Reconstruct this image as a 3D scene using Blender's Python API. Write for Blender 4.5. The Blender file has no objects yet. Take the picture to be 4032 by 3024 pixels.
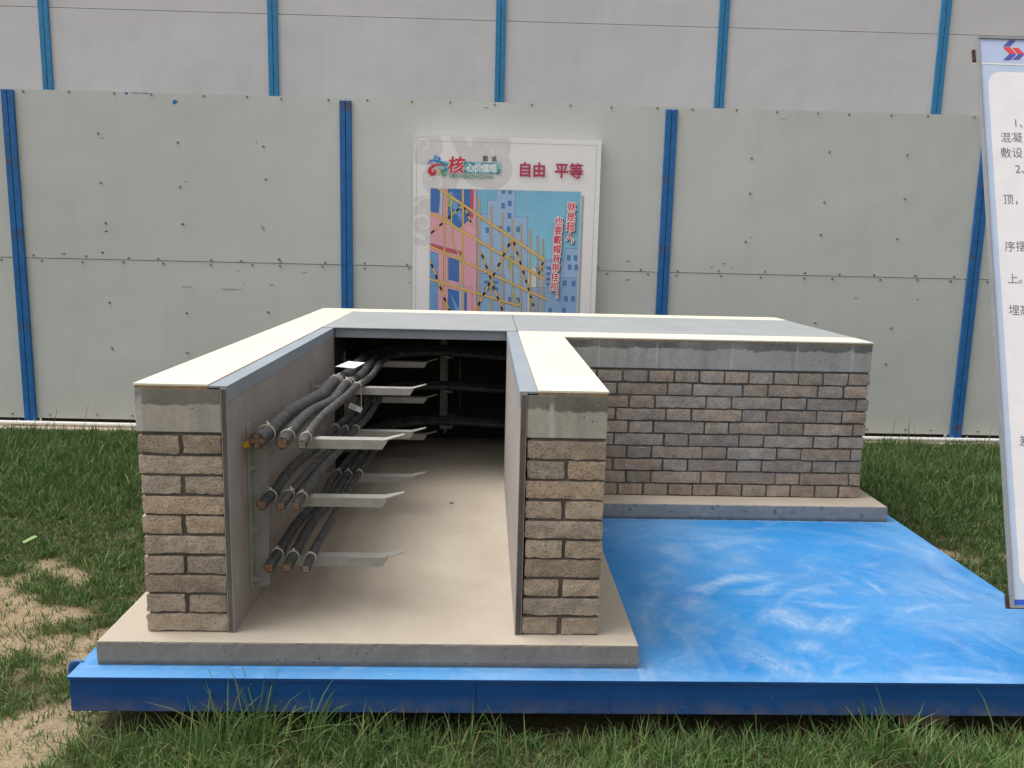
import bpy, bmesh, math, random
import numpy as np
from mathutils import Vector, Matrix, noise as mnoise

S = bpy.context.scene
COL = S.collection
R = math.radians

# ------------------------------------------------------------------ camera
CAM = Vector((1.156, -2.4076, 1.2089))
YAW, PITCH, ROLL, FPX = R(-1.8704), R(-9.4336), R(1.3555), 3312.2
fw = Vector((-math.sin(YAW)*math.cos(PITCH), math.cos(YAW)*math.cos(PITCH), math.sin(PITCH)))
rt = Vector((math.cos(YAW), math.sin(YAW), 0)); up = rt.cross(fw)
r2 = rt*math.cos(ROLL) + up*math.sin(ROLL); u2 = -rt*math.sin(ROLL) + up*math.cos(ROLL)
cd = bpy.data.cameras.new('camera'); cam = bpy.data.objects.new('camera', cd); COL.objects.link(cam)
M = Matrix((r2, u2, -fw)).transposed().to_4x4(); M.translation = CAM
cam.matrix_world = M
cd.sensor_width = 36; cd.sensor_fit = 'HORIZONTAL'; cd.lens = FPX/4032*36
cd.clip_start = .05; cd.clip_end = 500
S.camera = cam

# ------------------------------------------------------------------ world, sun, exposure
SUN_EL, SUN_AZ = R(61), R(272)          # azimuth measured clockwise from +Y
W = bpy.data.worlds.new('World'); S.world = W; W.use_nodes = True
wt = W.node_tree; wt.nodes.clear()
sky = wt.nodes.new('ShaderNodeTexSky'); sky.sky_type = 'NISHITA'; sky.sun_disc = False
sky.sun_elevation = SUN_EL; sky.sun_rotation = SUN_AZ; sky.air_density = 1.0; sky.dust_density = 4.0; sky.ozone_density = 1.0
hs = wt.nodes.new('ShaderNodeHueSaturation'); hs.inputs['Saturation'].default_value = .03     # overcast: the blue is washed out
bg = wt.nodes.new('ShaderNodeBackground'); bg.inputs['Strength'].default_value = .138
wo = wt.nodes.new('ShaderNodeOutputWorld')
# overcast luminance: the zenith is about three times as bright as the horizon
tcw = wt.nodes.new('ShaderNodeTexCoord'); sxz = wt.nodes.new('ShaderNodeSeparateXYZ'); grd = wt.nodes.new('ShaderNodeMapRange'); mul = wt.nodes.new('ShaderNodeVectorMath')
mul.operation = 'SCALE'; grd.inputs[1].default_value = 0; grd.inputs[2].default_value = 1; grd.inputs[3].default_value = .98; grd.inputs[4].default_value = 1.32
wt.links.new(tcw.outputs['Generated'], sxz.inputs[0]); wt.links.new(sxz.outputs[2], grd.inputs[0]); wt.links.new(grd.outputs[0], mul.inputs['Scale'])
wt.links.new(sky.outputs[0], hs.inputs['Color']); wt.links.new(hs.outputs[0], mul.inputs[0]); wt.links.new(mul.outputs[0], bg.inputs[0]); wt.links.new(bg.outputs[0], wo.inputs[0])
sl = bpy.data.lights.new('sun', 'SUN'); sl.energy = 1.5; sl.angle = R(46); sl.color = (1, .95, .88)
so = bpy.data.objects.new('sun', sl); COL.objects.link(so)
sd = Vector((math.sin(SUN_AZ)*math.cos(SUN_EL), math.cos(SUN_AZ)*math.cos(SUN_EL), math.sin(SUN_EL)))
so.rotation_euler = sd.to_track_quat('Z', 'Y').to_euler(); so.location = sd*40
S.view_settings.view_transform = 'Standard'; S.view_settings.look = 'None'
S.view_settings.exposure = 0.46; S.view_settings.gamma = 1

# ------------------------------------------------------------------ node helpers
class NT:
    def __init__(s, name):
        s.m = bpy.data.materials.new(name); s.m.use_nodes = True
        s.t = s.m.node_tree; s.t.nodes.clear()
        s.out = s.t.nodes.new('ShaderNodeOutputMaterial')
        s.b = s.t.nodes.new('ShaderNodeBsdfPrincipled'); s.t.links.new(s.b.outputs[0], s.out.inputs[0])
        s.tc = s.t.nodes.new('ShaderNodeNewGeometry').outputs['Position']
    def set(s, sock, v):
        if isinstance(v, bpy.types.NodeSocket): s.t.links.new(v, sock)
        elif isinstance(v, tuple) and len(v) == 3 and sock.type == 'RGBA': sock.default_value = (*v, 1)
        else: sock.default_value = v
    def nz(s, scale, detail=4, rough=.55, vec=None, dist=0, color=False):
        n = s.t.nodes.new('ShaderNodeTexNoise'); s.set(n.inputs['Vector'], vec or s.tc)
        n.inputs['Scale'].default_value = scale; n.inputs['Detail'].default_value = detail
        n.inputs['Roughness'].default_value = rough; n.inputs['Distortion'].default_value = dist
        return n.outputs['Color' if color else 'Fac']
    def vor(s, scale, feature='F1', out='Distance', vec=None):
        n = s.t.nodes.new('ShaderNodeTexVoronoi'); n.feature = feature; s.set(n.inputs['Vector'], vec or s.tc)
        n.inputs['Scale'].default_value = scale; return n.outputs[out]
    def mp(s, scale, loc=(0, 0, 0), rot=(0, 0, 0)):
        n = s.t.nodes.new('ShaderNodeMapping'); s.set(n.inputs['Vector'], s.tc)
        n.inputs['Scale'].default_value = scale; n.inputs['Location'].default_value = loc; n.inputs['Rotation'].default_value = rot
        return n.outputs[0]
    def mr(s, v, a, b, c=0., d=1.):
        n = s.t.nodes.new('ShaderNodeMapRange'); s.set(n.inputs[0], v)
        for i, x in enumerate((a, b, c, d)): s.set(n.inputs[i+1], x)
        return n.outputs[0]
    def ma(s, op, a, b=0., c=None):
        n = s.t.nodes.new('ShaderNodeMath'); n.operation = op; s.set(n.inputs[0], a); s.set(n.inputs[1], b)
        if c is not None: s.set(n.inputs[2], c)
        return n.outputs[0]
    def mix(s, f, a, b, mode='MIX'):
        n = s.t.nodes.new('ShaderNodeMix'); n.data_type = 'RGBA'; n.blend_type = mode
        s.set(n.inputs['Factor'], f); s.set(n.inputs[6], a); s.set(n.inputs[7], b); return n.outputs[2]
    def xyz(s):
        n = s.t.nodes.new('ShaderNodeSeparateXYZ'); s.set(n.inputs[0], s.tc); return n.outputs
    def attr(s, name):
        n = s.t.nodes.new('ShaderNodeAttribute'); n.attribute_name = name; return n.outputs['Color']
    def bump(s, h, strength=.3, dist=.002, normal=None):
        n = s.t.nodes.new('ShaderNodeBump'); s.set(n.inputs['Height'], h)
        n.inputs['Strength'].default_value = strength; n.inputs['Distance'].default_value = dist
        if normal is not None: s.set(n.inputs['Normal'], normal)
        return n.outputs[0]
    def done(s, col, rough=.75, nrm=None, metal=0., spec=.35):
        s.set(s.b.inputs['Base Color'], col); s.set(s.b.inputs['Roughness'], rough)
        s.set(s.b.inputs['Metallic'], metal); s.b.inputs['Specular IOR Level'].default_value = spec
        if nrm is not None: s.set(s.b.inputs['Normal'], nrm)
        return s.m

def plain(name, col, rough=.6, var=.08, metal=0., spec=.35, scale=14):
    n = NT(name); f = n.nz(scale, 5)
    k = n.mix(n.mr(f, .3, .7), tuple(c*(1-var) for c in col), tuple(min(1, c*(1+var)) for c in col))
    return n.done(k, n.mr(n.nz(30), .3, .7, rough-.06, rough+.06), None, metal, spec)

def sheet_mat(name, col, wob, yellow):
    n = NT(name)
    k = n.mix(n.mr(n.nz(1.1, 3), .3, .7), tuple(c*.95 for c in col), tuple(c*1.03 for c in col))
    k = n.mix(n.mr(n.nz(3.0, 6, .7, n.mp((3, 1, .35))), .48, .8, 0, .2), k, yellow)                   # faint vertical run stains
    k = n.mix(n.mr(n.nz(9, 8, .75, n.mp((1, 1, 2.5))), .73, .79, 0, .4), k, (.22, .21, .19))        # scuffs
    z = n.xyz()[2]
    k = n.mix(n.ma('MULTIPLY', n.mr(z, -.2, .2, .35, 0), n.nz(2.6, 5)), k, (.30, .28, .22))           # splashed mud near the ground
    k = n.mix(n.mr(n.nz(500, 2), .3, .7, 0, .12), k, (.3, .3, .3))
    h = n.ma('ADD', n.mr(n.nz(1.5, 2), 0, 1, 0, wob), n.mr(n.nz(4, 1, .5, n.mp((1, 1, 1.3))), 0, 1, 0, wob*.06))
    return n.done(k, .55, n.bump(h, 1, .09), 0, .3)
M_sheet = sheet_mat('pale_green_sheet', (.555, .57, .545), .16, (.41, .41, .33))
M_sheet2 = sheet_mat('lavender_grey_sheet', (.63, .62, .635), .22, (.46, .45, .46))

def blue_post(name, col):
    n = NT(name); z = n.xyz()[2]
    k = n.mix(n.mr(n.nz(20, 5), .3, .7), tuple(c*.8 for c in col), tuple(c*1.15 for c in col))
    rust = n.mix(n.nz(60, 4), (.05, .035, .022), (.16, .085, .045))
    spot = n.ma('MULTIPLY', n.mr(n.nz(14, 6, .7, n.mp((1, 1, .45))), .64, .72), 1.)
    k = n.mix(n.ma('MULTIPLY', spot, .8), k, rust)
    band = None
    for zc, w in ((2.18, .05), (1.2, .045), (.52, .05), (-.16, .06), (1.72, .04)):
        b = n.mr(n.ma('ABSOLUTE', n.ma('SUBTRACT', z, zc)), w*.25, w, 1, 0)
        band = b if band is None else n.ma('MAXIMUM', band, b)
    band = n.ma('MULTIPLY', band, n.mr(n.nz(5, 6, .65), .48, .62))
    k = n.mix(n.ma('MULTIPLY', band, .9), k, rust)
    return n.done(k, .5, n.bump(n.nz(40, 4), .25, .003), 0, .35)
M_post = blue_post('blue_post_paint', (.017, .13, .36))
M_post2 = blue_post('lighter_blue_post_paint', (.032, .215, .44))
M_dark = plain('dark_gap', (.02, .018, .016), .9)
M_screw = plain('screw_zinc', (.24, .22, .17), .4, .3, .5)
M_scuff = plain('grey_scuff', (.30, .30, .28), .7)
M_chip = plain('blue_chip_paint', (.03, .16, .45), .6)
M_rust = plain('rust_brown_steel', (.06, .035, .024), .8, .5, scale=60)
M_galv = None
def galv():
    n = NT('galvanised_steel')
    k = n.mix(n.mr(n.nz(35, 6, .65), .3, .7), (.30, .292, .272), (.39, .38, .355))
    k = n.mix(n.mr(n.nz(12, 6, .7), .6, .72, 0, .4), k, (.34, .32, .28))
    return n.done(k, n.mr(n.nz(20), .3, .7, .42, .62), n.bump(n.nz(90, 3), .15, .001), .2, .4)
M_galv = galv()

def concrete(name, a, b, pits=True, agg=0., dark=None):
    n = NT(name)
    k = n.mix(n.mr(n.nz(5, 7, .65), .3, .7), a, b)
    k = n.mix(n.mr(n.nz(60, 5, .6), .35, .7, 0, .35), k, tuple(c*.72 for c in a))
    h = n.mr(n.nz(45, 6, .6), 0, 1, 0, .5)
    if agg:
        v = n.vor(30, 'F1', 'Color'); d = n.vor(30)
        s1 = n.t.nodes.new('ShaderNodeSeparateColor'); n.set(s1.inputs[0], v)
        sel = n.ma('MULTIPLY', n.mr(s1.outputs[0], .45, .5), n.mr(d, .36, .44, 1, 0))
        k = n.mix(n.ma('MULTIPLY', sel, agg), k, n.mix(s1.outputs[1], (.14, .14, .15), (.42, .41, .40)))
    if pits:
        p = n.mr(n.vor(55), .10, .17, 1, 0)
        p = n.ma('MULTIPLY', p, n.mr(n.nz(9, 3), .5, .6))
        k = n.mix(p, k, (.07, .065, .06)); h = n.ma('SUBTRACT', h, n.ma('MULTIPLY', p, 1.2))
    if dark is not None: k = dark(n, k)
    return n.done(k, .88, n.bump(h, .6, .004), 0, .2)
def low_dark(n, k):  # slab sides turn darker towards the bottom edge, with a ragged limit
    z = n.xyz()[2]
    f = n.mr(n.ma('ADD', z, n.mr(n.nz(30, 4), 0, 1, -.012, .012)), -.076, -.058, 1, 0)
    return n.mix(n.ma('MULTIPLY', f, .65), k, (.09, .085, .08))
M_slabside = concrete('slab_side_concrete', (.205, .185, .165), (.285, .262, .235), True, 0, low_dark)  # concrete toned down to stand for the weak light near the ground
M_slabagg = concrete('slab_side_aggregate', (.25, .25, .25), (.33, .325, .32), False, 1., low_dark)
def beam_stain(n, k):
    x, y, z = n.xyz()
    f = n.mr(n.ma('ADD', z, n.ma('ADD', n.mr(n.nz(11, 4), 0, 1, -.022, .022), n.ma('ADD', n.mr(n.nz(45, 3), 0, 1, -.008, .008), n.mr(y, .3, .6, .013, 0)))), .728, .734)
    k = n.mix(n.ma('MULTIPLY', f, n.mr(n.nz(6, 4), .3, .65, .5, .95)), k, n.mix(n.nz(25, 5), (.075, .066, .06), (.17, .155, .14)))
    st = None
    for xc, w in ((1.36, .010), (1.98, .007), (2.345, .006), (2.66, .006), (2.93, .012), (1.70, .005), (.135, .014)):
        b = n.mr(n.ma('ABSOLUTE', n.ma('ADD', n.ma('SUBTRACT', x, xc), n.mr(n.nz(18, 3), 0, 1, -.006, .006))), w*.4, w, 1, 0)
        st = b if st is None else n.ma('MAXIMUM', st, b)
    k = n.mix(n.ma('MULTIPLY', n.ma('MULTIPLY', st, n.mr(n.nz(30, 3), .3, .6, .2, .7)), n.mr(z, .735, .75, 1, .25)), k, (.52, .54, .57))
    v = n.mr(n.nz(7, 5, .6, n.mp((3, 3, .4))), .5, .75, 0, .4)
    return n.mix(v, k, (.15, .145, .135))
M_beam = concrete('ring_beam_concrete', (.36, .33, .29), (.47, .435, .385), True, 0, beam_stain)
M_cement = concrete('dark_cement_edge', (.085, .075, .07), (.15, .135, .125), False)
def plast_stain(n, k):
    v = n.mr(n.nz(2.4, 5, .6, n.mp((1, 1.4, .5))), .42, .75, 0, .5)
    k = n.mix(v, k, (.30, .27, .255))
    return n.mix(n.mr(n.nz(9, 6, .7), .62, .72, 0, .35), k, (.20, .18, .17))
M_plaster = concrete('grey_mauve_plaster', (.29, .262, .247), (.37, .335, .315), False, 0, plast_stain)
M_shaderender = concrete('shade_deepened_render', (.022, .021, .020), (.040, .038, .036), False)  # dark wall finish, pushed darker to deepen the shade under the covers
def cream():
    n = NT('cream_screed')
    k = n.mix(n.mr(n.nz(2.3, 6, .6), .3, .7), (.375, .32, .26), (.455, .405, .335))
    k = n.mix(n.mr(n.nz(5, 7, .7), .52, .72, 0, .4), k, (.33, .275, .215))
    k = n.mix(n.mr(n.vor(70), .03, .07, .5, 0), k, (.3, .26, .2))
    k = n.mix(n.mr(n.nz(160, 3), .3, .7, 0, .18), k, (.40, .34, .27))
    return n.done(k, .85, n.bump(n.nz(30, 6), .3, .003), 0, .2)
M_cream = cream()
def tile():
    n = NT('cream_coping_tile')
    return n.done(n.mix(n.mr(n.nz(3, 4), .3, .7), (.71, .655, .53), (.755, .71, .595)), .42, None, 0, .4)
M_tile = tile()
M_tan = plain('tan_tile_bed', (.30, .20, .11), .9, .35, scale=60)
def greypaint(name, col):
    n = NT(name)
    k = n.mix(n.mr(n.nz(4, 6, .65), .3, .7), tuple(c*.9 for c in col), tuple(c*1.08 for c in col))
    k = n.mix(n.mr(n.nz(14, 7, .75), .62, .74, 0, .4), k, (.5, .47, .42))
    return n.done(k, .55, n.bump(n.nz(25, 4), .12, .002), 0, .35)
M_trim = greypaint('blue_grey_trim_paint', (.26, .295, .335))
M_cover = greypaint('pale_grey_cover_paint', (.30, .315, .325))
def brickmat():
    n = NT('cement_brick')
    t = n.attr('tint')
    k = n.mix(n.mr(n.nz(16, 7, .75), .35, .65), (.29, .245, .205), (.45, .385, .325))
    k = n.mix(1., k, t, 'MULTIPLY')
    k = n.mix(n.mr(n.nz(120, 5, .75), .50, .66, 0, .6), k, (.12, .103, .088))
    k = n.mix(n.mr(n.nz(110, 3, .6, n.mp((1, 1, 1), (3, 7, 1))), .60, .72, 0, .5), k, (.52, .47, .41))
    z = n.xyz()[2]
    k = n.mix(n.ma('MULTIPLY', n.mr(z, .0, .10, .55, 0), n.mr(n.nz(8, 4), .3, .7)), k, (.46, .40, .32))
    h = n.ma('SUBTRACT', n.nz(120, 6, .7), n.mr(n.vor(90), .1, .25, .5, 0))
    return n.done(k, .93, n.bump(h, .9, .007), 0, .15)
M_brick = brickmat()
M_mortar = concrete('dark_mortar', (.085, .075, .066), (.19, .168, .145), False)
def ptop():
    """blue paint under dust that was wiped round in wide arcs"""
    n = NT('dusty_blue_plate'); x, y, z = n.xyz()
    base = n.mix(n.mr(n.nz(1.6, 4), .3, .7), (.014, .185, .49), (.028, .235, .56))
    d = n.t.nodes.new('ShaderNodeSeparateColor'); n.set(d.inputs[0], n.attr('tint')); f = d.outputs[0]
    f = n.ma('MULTIPLY', f, n.mr(n.nz(22, 6, .7), .3, .62, .45, 1.1))
    k = n.mix(n.mr(n.nz(1.1, 4), .42, .68, 0, .16), base, (.42, .50, .56))
    k = n.mix(n.ma('MULTIPLY', n.mr(n.nz(4.5, 6, .7, None, .6), .55, .72), .16), k, (.46, .54, .60))
    k = n.mix(n.mr(n.nz(3.1, 4, .6, n.mp((1, 1, 1), (3, 1, 8))), .56, .70, 0, .35), k, (.008, .12, .40))
    dx = n.ma('ADD', n.ma('SUBTRACT', x, 2.25), n.mr(n.nz(1.6, 2), 0, 1, -.35, .35)); dy = n.ma('ADD', n.ma('SUBTRACT', y, .05), n.mr(n.nz(1.6, 2, .5, n.mp((1, 1, 1), (7, 3, 0))), 0, 1, -.35, .35))
    cb = n.t.nodes.new('ShaderNodeCombineXYZ'); n.set(cb.inputs[0], n.ma('MULTIPLY', n.ma('SQRT', n.ma('ADD', n.ma('MULTIPLY', dx, dx), n.ma('MULTIPLY', dy, dy))), 9.)); n.set(cb.inputs[1], n.ma('MULTIPLY', n.ma('ARCTAN2', dy, dx), 1.5))
    arcs = n.ma('MULTIPLY', n.mr(n.nz(1.3, 6, .6, cb.outputs[0]), .50, .72), n.mr(n.nz(2.0, 3, .5, n.mp((1, 1, 1), (2, 5, 1))), .38, .58))
    k = n.mix(n.ma('MULTIPLY', arcs, .24), k, (.48, .56, .62))
    k = n.mix(n.ma('MULTIPLY', f, .9), k, (.50, .57, .62))
    k = n.mix(n.mr(n.nz(40, 4, .7), .5, .8, 0, .12), k, (.5, .56, .6))
    spots = n.ma('MULTIPLY', n.mr(n.nz(38, 3, .5, n.mp((1, 1.6, 1))), .70, .74), n.mr(n.nz(3, 2, .5, n.mp((1, 1, 1), (2, 2, 2))), .5, .6))
    k = n.mix(n.ma('MULTIPLY', spots, .8), k, (.45, .36, .25))
    e = n.mr(n.ma('ADD', y, n.mr(n.nz(9, 5), 0, 1, -.02, .02)), -.005, -.04, .0, .12)
    k = n.mix(e, k, (.45, .58, .70))
    return n.done(k, n.mr(f, 0, 1, .42, .75), n.bump(n.nz(2.2, 2), .2, .02), 0, .3)
M_ptop = ptop()
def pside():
    n = NT('shaded_blue_channel_paint')
    k = n.mix(n.mr(n.nz(5, 5, .6, n.mp((.4, 1, 2))), .3, .7), (.004, .052, .21), (.009, .08, .27))  # blue paint darkened to carry the weak light on the sides
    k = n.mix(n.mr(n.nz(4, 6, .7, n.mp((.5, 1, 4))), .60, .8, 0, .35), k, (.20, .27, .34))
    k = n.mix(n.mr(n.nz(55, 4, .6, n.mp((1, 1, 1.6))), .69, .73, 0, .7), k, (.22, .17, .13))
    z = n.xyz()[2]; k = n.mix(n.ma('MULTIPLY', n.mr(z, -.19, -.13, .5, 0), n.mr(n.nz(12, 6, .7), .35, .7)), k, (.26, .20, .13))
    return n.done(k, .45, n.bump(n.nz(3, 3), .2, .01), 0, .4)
M_pside = pside()
M_sheath = None
def sheath():
    n = NT('black_cable_sheath')
    k = n.mix(n.mr(n.nz(18, 5), .3, .7), (.036, .037, .039), (.058, .058, .059))
    k = n.mix(n.mr(n.nz(24, 6, .7), .46, .70, 0, .6), k, (.15, .145, .14))
    return n.done(k, n.mr(n.nz(25), .3, .7, .45, .7), n.bump(n.nz(30, 3), .2, .002), 0, .4)
M_sheath = sheath()
M_copper = plain('copper_end', (.30, .165, .115), .45, .3, .5, scale=200)
M_alu = plain('grey_core_end', (.28, .24, .21), .5, .3, .3, scale=200)
M_insul = plain('cream_insulation', (.20, .15, .09), .6, .2, scale=100)
M_tie = plain('white_tie_string', (.52, .49, .44), .7, .15, scale=90)
M_card = plain('white_card', (.78, .78, .78), .5, .03)
M_ink = plain('grey_ink', (.12, .12, .14), .6)
M_yellow = plain('yellow_plastic', (.75, .40, .02), .45)
M_orange = plain('orange_marking_paint', (.50, .24, .03), .7, .3, scale=80)
M_pipe = plain('white_pvc_pipe', (.80, .77, .75), .4, .05)
M_kerb = concrete('sandy_kerb_concrete', (.50, .42, .31), (.60, .52, .40), False)
M_framealu = plain('grey_aluminium', (.33, .34, .35), .4, .08, .4)
M_kerbblue = plain('blue_grey_base_plate', (.20, .30, .45), .5, .2)

def soil():
    n = NT('sandy_soil')
    k = n.mix(n.mr(n.nz(2.2, 7, .65), .3, .7), (.37, .275, .175), (.47, .37, .255))
    k = n.mix(n.mr(n.nz(16, 7, .7), .5, .75, 0, .55), k, (.30, .21, .12))
    k = n.mix(n.mr(n.nz(120, 4, .7), .35, .7, 0, .3), k, (.25, .18, .11))
    k = n.mix(n.attr('tint'), k, n.mix(n.nz(40, 5, .7), (.035, .040, .016), (.11, .095, .05)))      # thatch and damp earth under the turf
    h = n.ma('ADD', n.nz(14, 8, .65), n.mr(n.nz(90, 4), 0, 1, 0, .3))
    k = n.mix(n.mr(n.vor(55), .06, .16, .4, 0), k, (.24, .17, .10))
    return n.done(k, .95, n.bump(h, 1., .05), 0, .1)
M_soil = soil()
def grassm():
    n = NT('grass_blade')
    t = n.attr('tint')
    m = n.done(t, .5, None, 0, .3)
    tr = n.t.nodes.new('ShaderNodeBsdfTranslucent'); n.set(tr.inputs[0], n.mix(.5, t, (.10, .20, .03)))
    ms = n.t.nodes.new('ShaderNodeMixShader'); ms.inputs[0].default_value = .22
    n.t.links.new(n.b.outputs[0], ms.inputs[1]); n.t.links.new(tr.outputs[0], ms.inputs[2]); n.t.links.new(ms.outputs[0], n.out.inputs[0])
    return m
M_grass = grassm()
M_leaf = plain('pale_leaf', (.16, .26, .08), .5)

# ------------------------------------------------------------------ mesh helpers
class MB:
    """collects faces with material slots; builds one mesh object"""
    def __init__(s): s.v = []; s.f = []; s.mi = []; s.mats = []; s.tint = {}; s.smooth = False
    def slot(s, m):
        if m not in s.mats: s.mats.append(m)
        return s.mats.index(m)
    def add(s, vs, fs, m, tint=None):
        o = len(s.v); s.v += [tuple(p) for p in vs]; k = s.slot(m)
        for f in fs: s.f.append(tuple(i+o for i in f)); s.mi.append(k)
        if tint is not None:
            for i in range(o, len(s.v)): s.tint[i] = tint
    def box(s, x0, x1, y0, y1, z0, z1, m, faces=None):
        vs = [(x, y, z) for x in (x0, x1) for y in (y0, y1) for z in (z0, z1)]
        fs = [(0, 1, 3, 2), (4, 6, 7, 5), (0, 4, 5, 1), (2, 3, 7, 6), (0, 2, 6, 4), (1, 5, 7, 3)]  # -x +x -y +y -z +z
        if faces is None: s.add(vs, fs, m)
        else:
            for f, mm in zip(fs, faces):
                if mm is not None: s.add([vs[i] for i in f], [(0, 1, 2, 3)], mm)
    def prism(s, poly, z0, z1, m, mtop=None, sidef=None):
        n = len(poly); vs = [(x, y, z0) for x, y in poly] + [(x, y, z1) for x, y in poly]
        s.add(vs, [tuple(range(n, 2*n))], mtop or m); s.add(vs, [tuple(reversed(range(n)))], m)
        for i in range(n):
            j = (i+1) % n; mm = m
            if sidef: mm = sidef(poly[i], poly[j]) or m
            s.add([vs[i], vs[j], vs[n+j], vs[n+i]], [(0, 1, 2, 3)], mm)
    def tube(s, pts, rad, m, seg=14, cap=True, flat=None):
        pts = [Vector(p) for p in pts]; n = len(pts); vs = []; fs = []
        t0 = (pts[1]-pts[0]).normalized(); a = t0.orthogonal().normalized()
        if flat is not None: a = (Vector(flat) - t0*t0.dot(Vector(flat))).normalized()
        for i, p in enumerate(pts):
            t = (pts[min(i+1, n-1)]-pts[max(i-1, 0)]).normalized()
            a = (a - t*a.dot(t)).normalized(); b = t.cross(a)
            r = rad[i] if isinstance(rad, (list, tuple)) else rad
            for k in range(seg):
                g = 2*math.pi*k/seg; vs.append(p + a*(r*math.cos(g)) + b*(r*math.sin(g)))
        for i in range(n-1):
            for k in range(seg):
                l = (k+1) % seg; fs.append((i*seg+k, i*seg+l, (i+1)*seg+l, (i+1)*seg+k))
        if cap: fs += [tuple(reversed(range(seg))), tuple(range((n-1)*seg, n*seg))]
        s.add(vs, fs, m)
    def cyl(s, c, d, r, l, m, seg=12):
        c = Vector(c); d = Vector(d).normalized(); s.tube([c, c+d*l], r, m, seg)
    def torus(s, c, axis, R0, r, m, n=22, k=8, squash=1.):
        axis = Vector(axis).normalized(); a = axis.orthogonal().normalized(); b = axis.cross(a); c = Vector(c); vs = []; fs = []
        for i in range(n):
            g = 2*math.pi*i/n; d = a*math.cos(g)+b*math.sin(g)
            for j in range(k):
                h = 2*math.pi*j/k; vs.append(c + d*(R0+r*math.cos(h)) + axis*(r*squash*math.sin(h)))
        for i in range(n):
            for j in range(k):
                fs.append((i*k+j, ((i+1) % n)*k+j, ((i+1) % n)*k+(j+1) % k, i*k+(j+1) % k))
        s.add(vs, fs, m)
    def build(s, name, parent=None, bevel=0., smooth=False, weld=True):
        loc = Vector(parent['_w']) if parent else Vector((0, 0, 0))
        me = bpy.data.meshes.new(name)
        me.from_pydata([tuple(Vector(p)-loc) for p in s.v], [], s.f)
        for m in s.mats: me.materials.append(m)
        me.polygons.foreach_set('material_index', s.mi)
        if s.tint:
            a = me.color_attributes.new('tint', 'FLOAT_COLOR', 'POINT')
            arr = np.ones((len(s.v), 4), np.float32)
            for i, c in s.tint.items(): arr[i, :3] = c
            a.data.foreach_set('color', arr.ravel())
        if weld or bevel:
            bm = bmesh.new(); bm.from_mesh(me)
            bmesh.ops.remove_doubles(bm, verts=bm.verts, dist=1e-5)
            bmesh.ops.recalc_face_normals(bm, faces=bm.faces)
            if bevel:
                ed = [e for e in bm.edges if len(e.link_faces) == 2 and e.calc_face_angle(0) > .6]
                bmesh.ops.bevel(bm, geom=ed, offset=bevel, segments=2, affect='EDGES', profile=.6)
            bm.to_mesh(me); bm.free()
        if smooth:
            me.polygons.foreach_set('use_smooth', [True]*len(me.polygons))
            try: me.set_sharp_from_angle(angle=R(40))
            except Exception: pass
        me.update()
        o = bpy.data.objects.new(name, me); COL.objects.link(o)
        if parent: o.parent = parent; o['_w'] = tuple(loc)
        return o

def thing(name, label, cat, loc=(0, 0, 0), group=None):
    o = bpy.data.objects.new(name, None); COL.objects.link(o); o.location = loc; o['_w'] = tuple(loc)
    o.empty_display_size = .1; tag(o, label, cat, group); return o
def tag(o, label, cat, group=None):
    o['label'] = label; o['category'] = cat
    if group: o['group'] = group
    return o
def dup(root, loc, label, group=None, rotz=0):
    def cp(o, par):
        c = o.copy(); COL.objects.link(c); c.parent = par
        for ch in list(o.children): cp(ch, c)
        return c
    r = cp(root, None); r.location = loc; r.rotation_euler = (0, 0, rotz); r['label'] = label
    if group: r['group'] = group
    return r

_tx = {}
def glyphs(body, off=0.):
    """outline font text as flat triangles, unit em"""
    key = (body, off)
    if key not in _tx:
        c = bpy.data.curves.new('writing', 'FONT'); c.body = body; c.size = 1; c.offset = off; c.resolution_u = 3
        o = bpy.data.objects.new('writing', c); COL.objects.link(o); bpy.context.view_layer.update()
        me = bpy.data.meshes.new_from_object(o.evaluated_get(bpy.context.evaluated_depsgraph_get()))
        _tx[key] = ([(v.co.x, v.co.y) for v in me.vertices], [tuple(p.vertices) for p in me.polygons])
        bpy.data.objects.remove(o); bpy.data.curves.remove(c); bpy.data.meshes.remove(me)
    return _tx[key]

rng = random.Random(7)
FY = lambda x: 4.07 - .008*x          # front plane of the low fence
# ================================================================== GROUND
def gz(x, y):
    return -.278 + .014*mnoise.noise(Vector((x*1.3, y*1.3, 0))) + .006*mnoise.noise(Vector((x*5, y*5, 3)))
def patch(x, y): return mnoise.noise(Vector((x*1.9, y*2.3, 1))) + .62*mnoise.noise(Vector((x*4.6, y*5.6, 4))) + .30*mnoise.noise(Vector((x*11, y*11, 9)))
def cov(x, y):                                   # how much of the soil the turf hides: above patch() = bare
    if x > 3.1: return .62 if y < 1.7 else 2.
    if x > -.05: return .46 if y < -.22 else 1.2
    return .06 + .8*max(0., y-.65) + .42*max(0., -1.0-x) + .9*max(0., -.2-y)*max(0., min(1., (x+1.2)))
def axis(a, b, st, far):
    return [-far, -far/3, a-3, a-1] + list(np.arange(a, b, st)) + [b+1, b+3, far/3, far]
gx = axis(-3.6, 6.4, .06, 90); gy = axis(-2.9, 4.3, .06, 90)
gv = [(x, y, gz(x, y)) for y in gy for x in gx]; nx = len(gx)
gf = [(j*nx+i, j*nx+i+1, (j+1)*nx+i+1, (j+1)*nx+i) for j in range(len(gy)-1) for i in range(nx-1)]
g = MB(); g.add(gv, gf, M_soil)
for i_, (x, y, z) in enumerate(gv): t_ = max(0., min(.92, (cov(x, y)-patch(x, y))*3.5+.25)); g.tint[i_] = (t_, t_, t_)
go = g.build('ground', weld=False, smooth=True); go['kind'] = 'structure'
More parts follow.
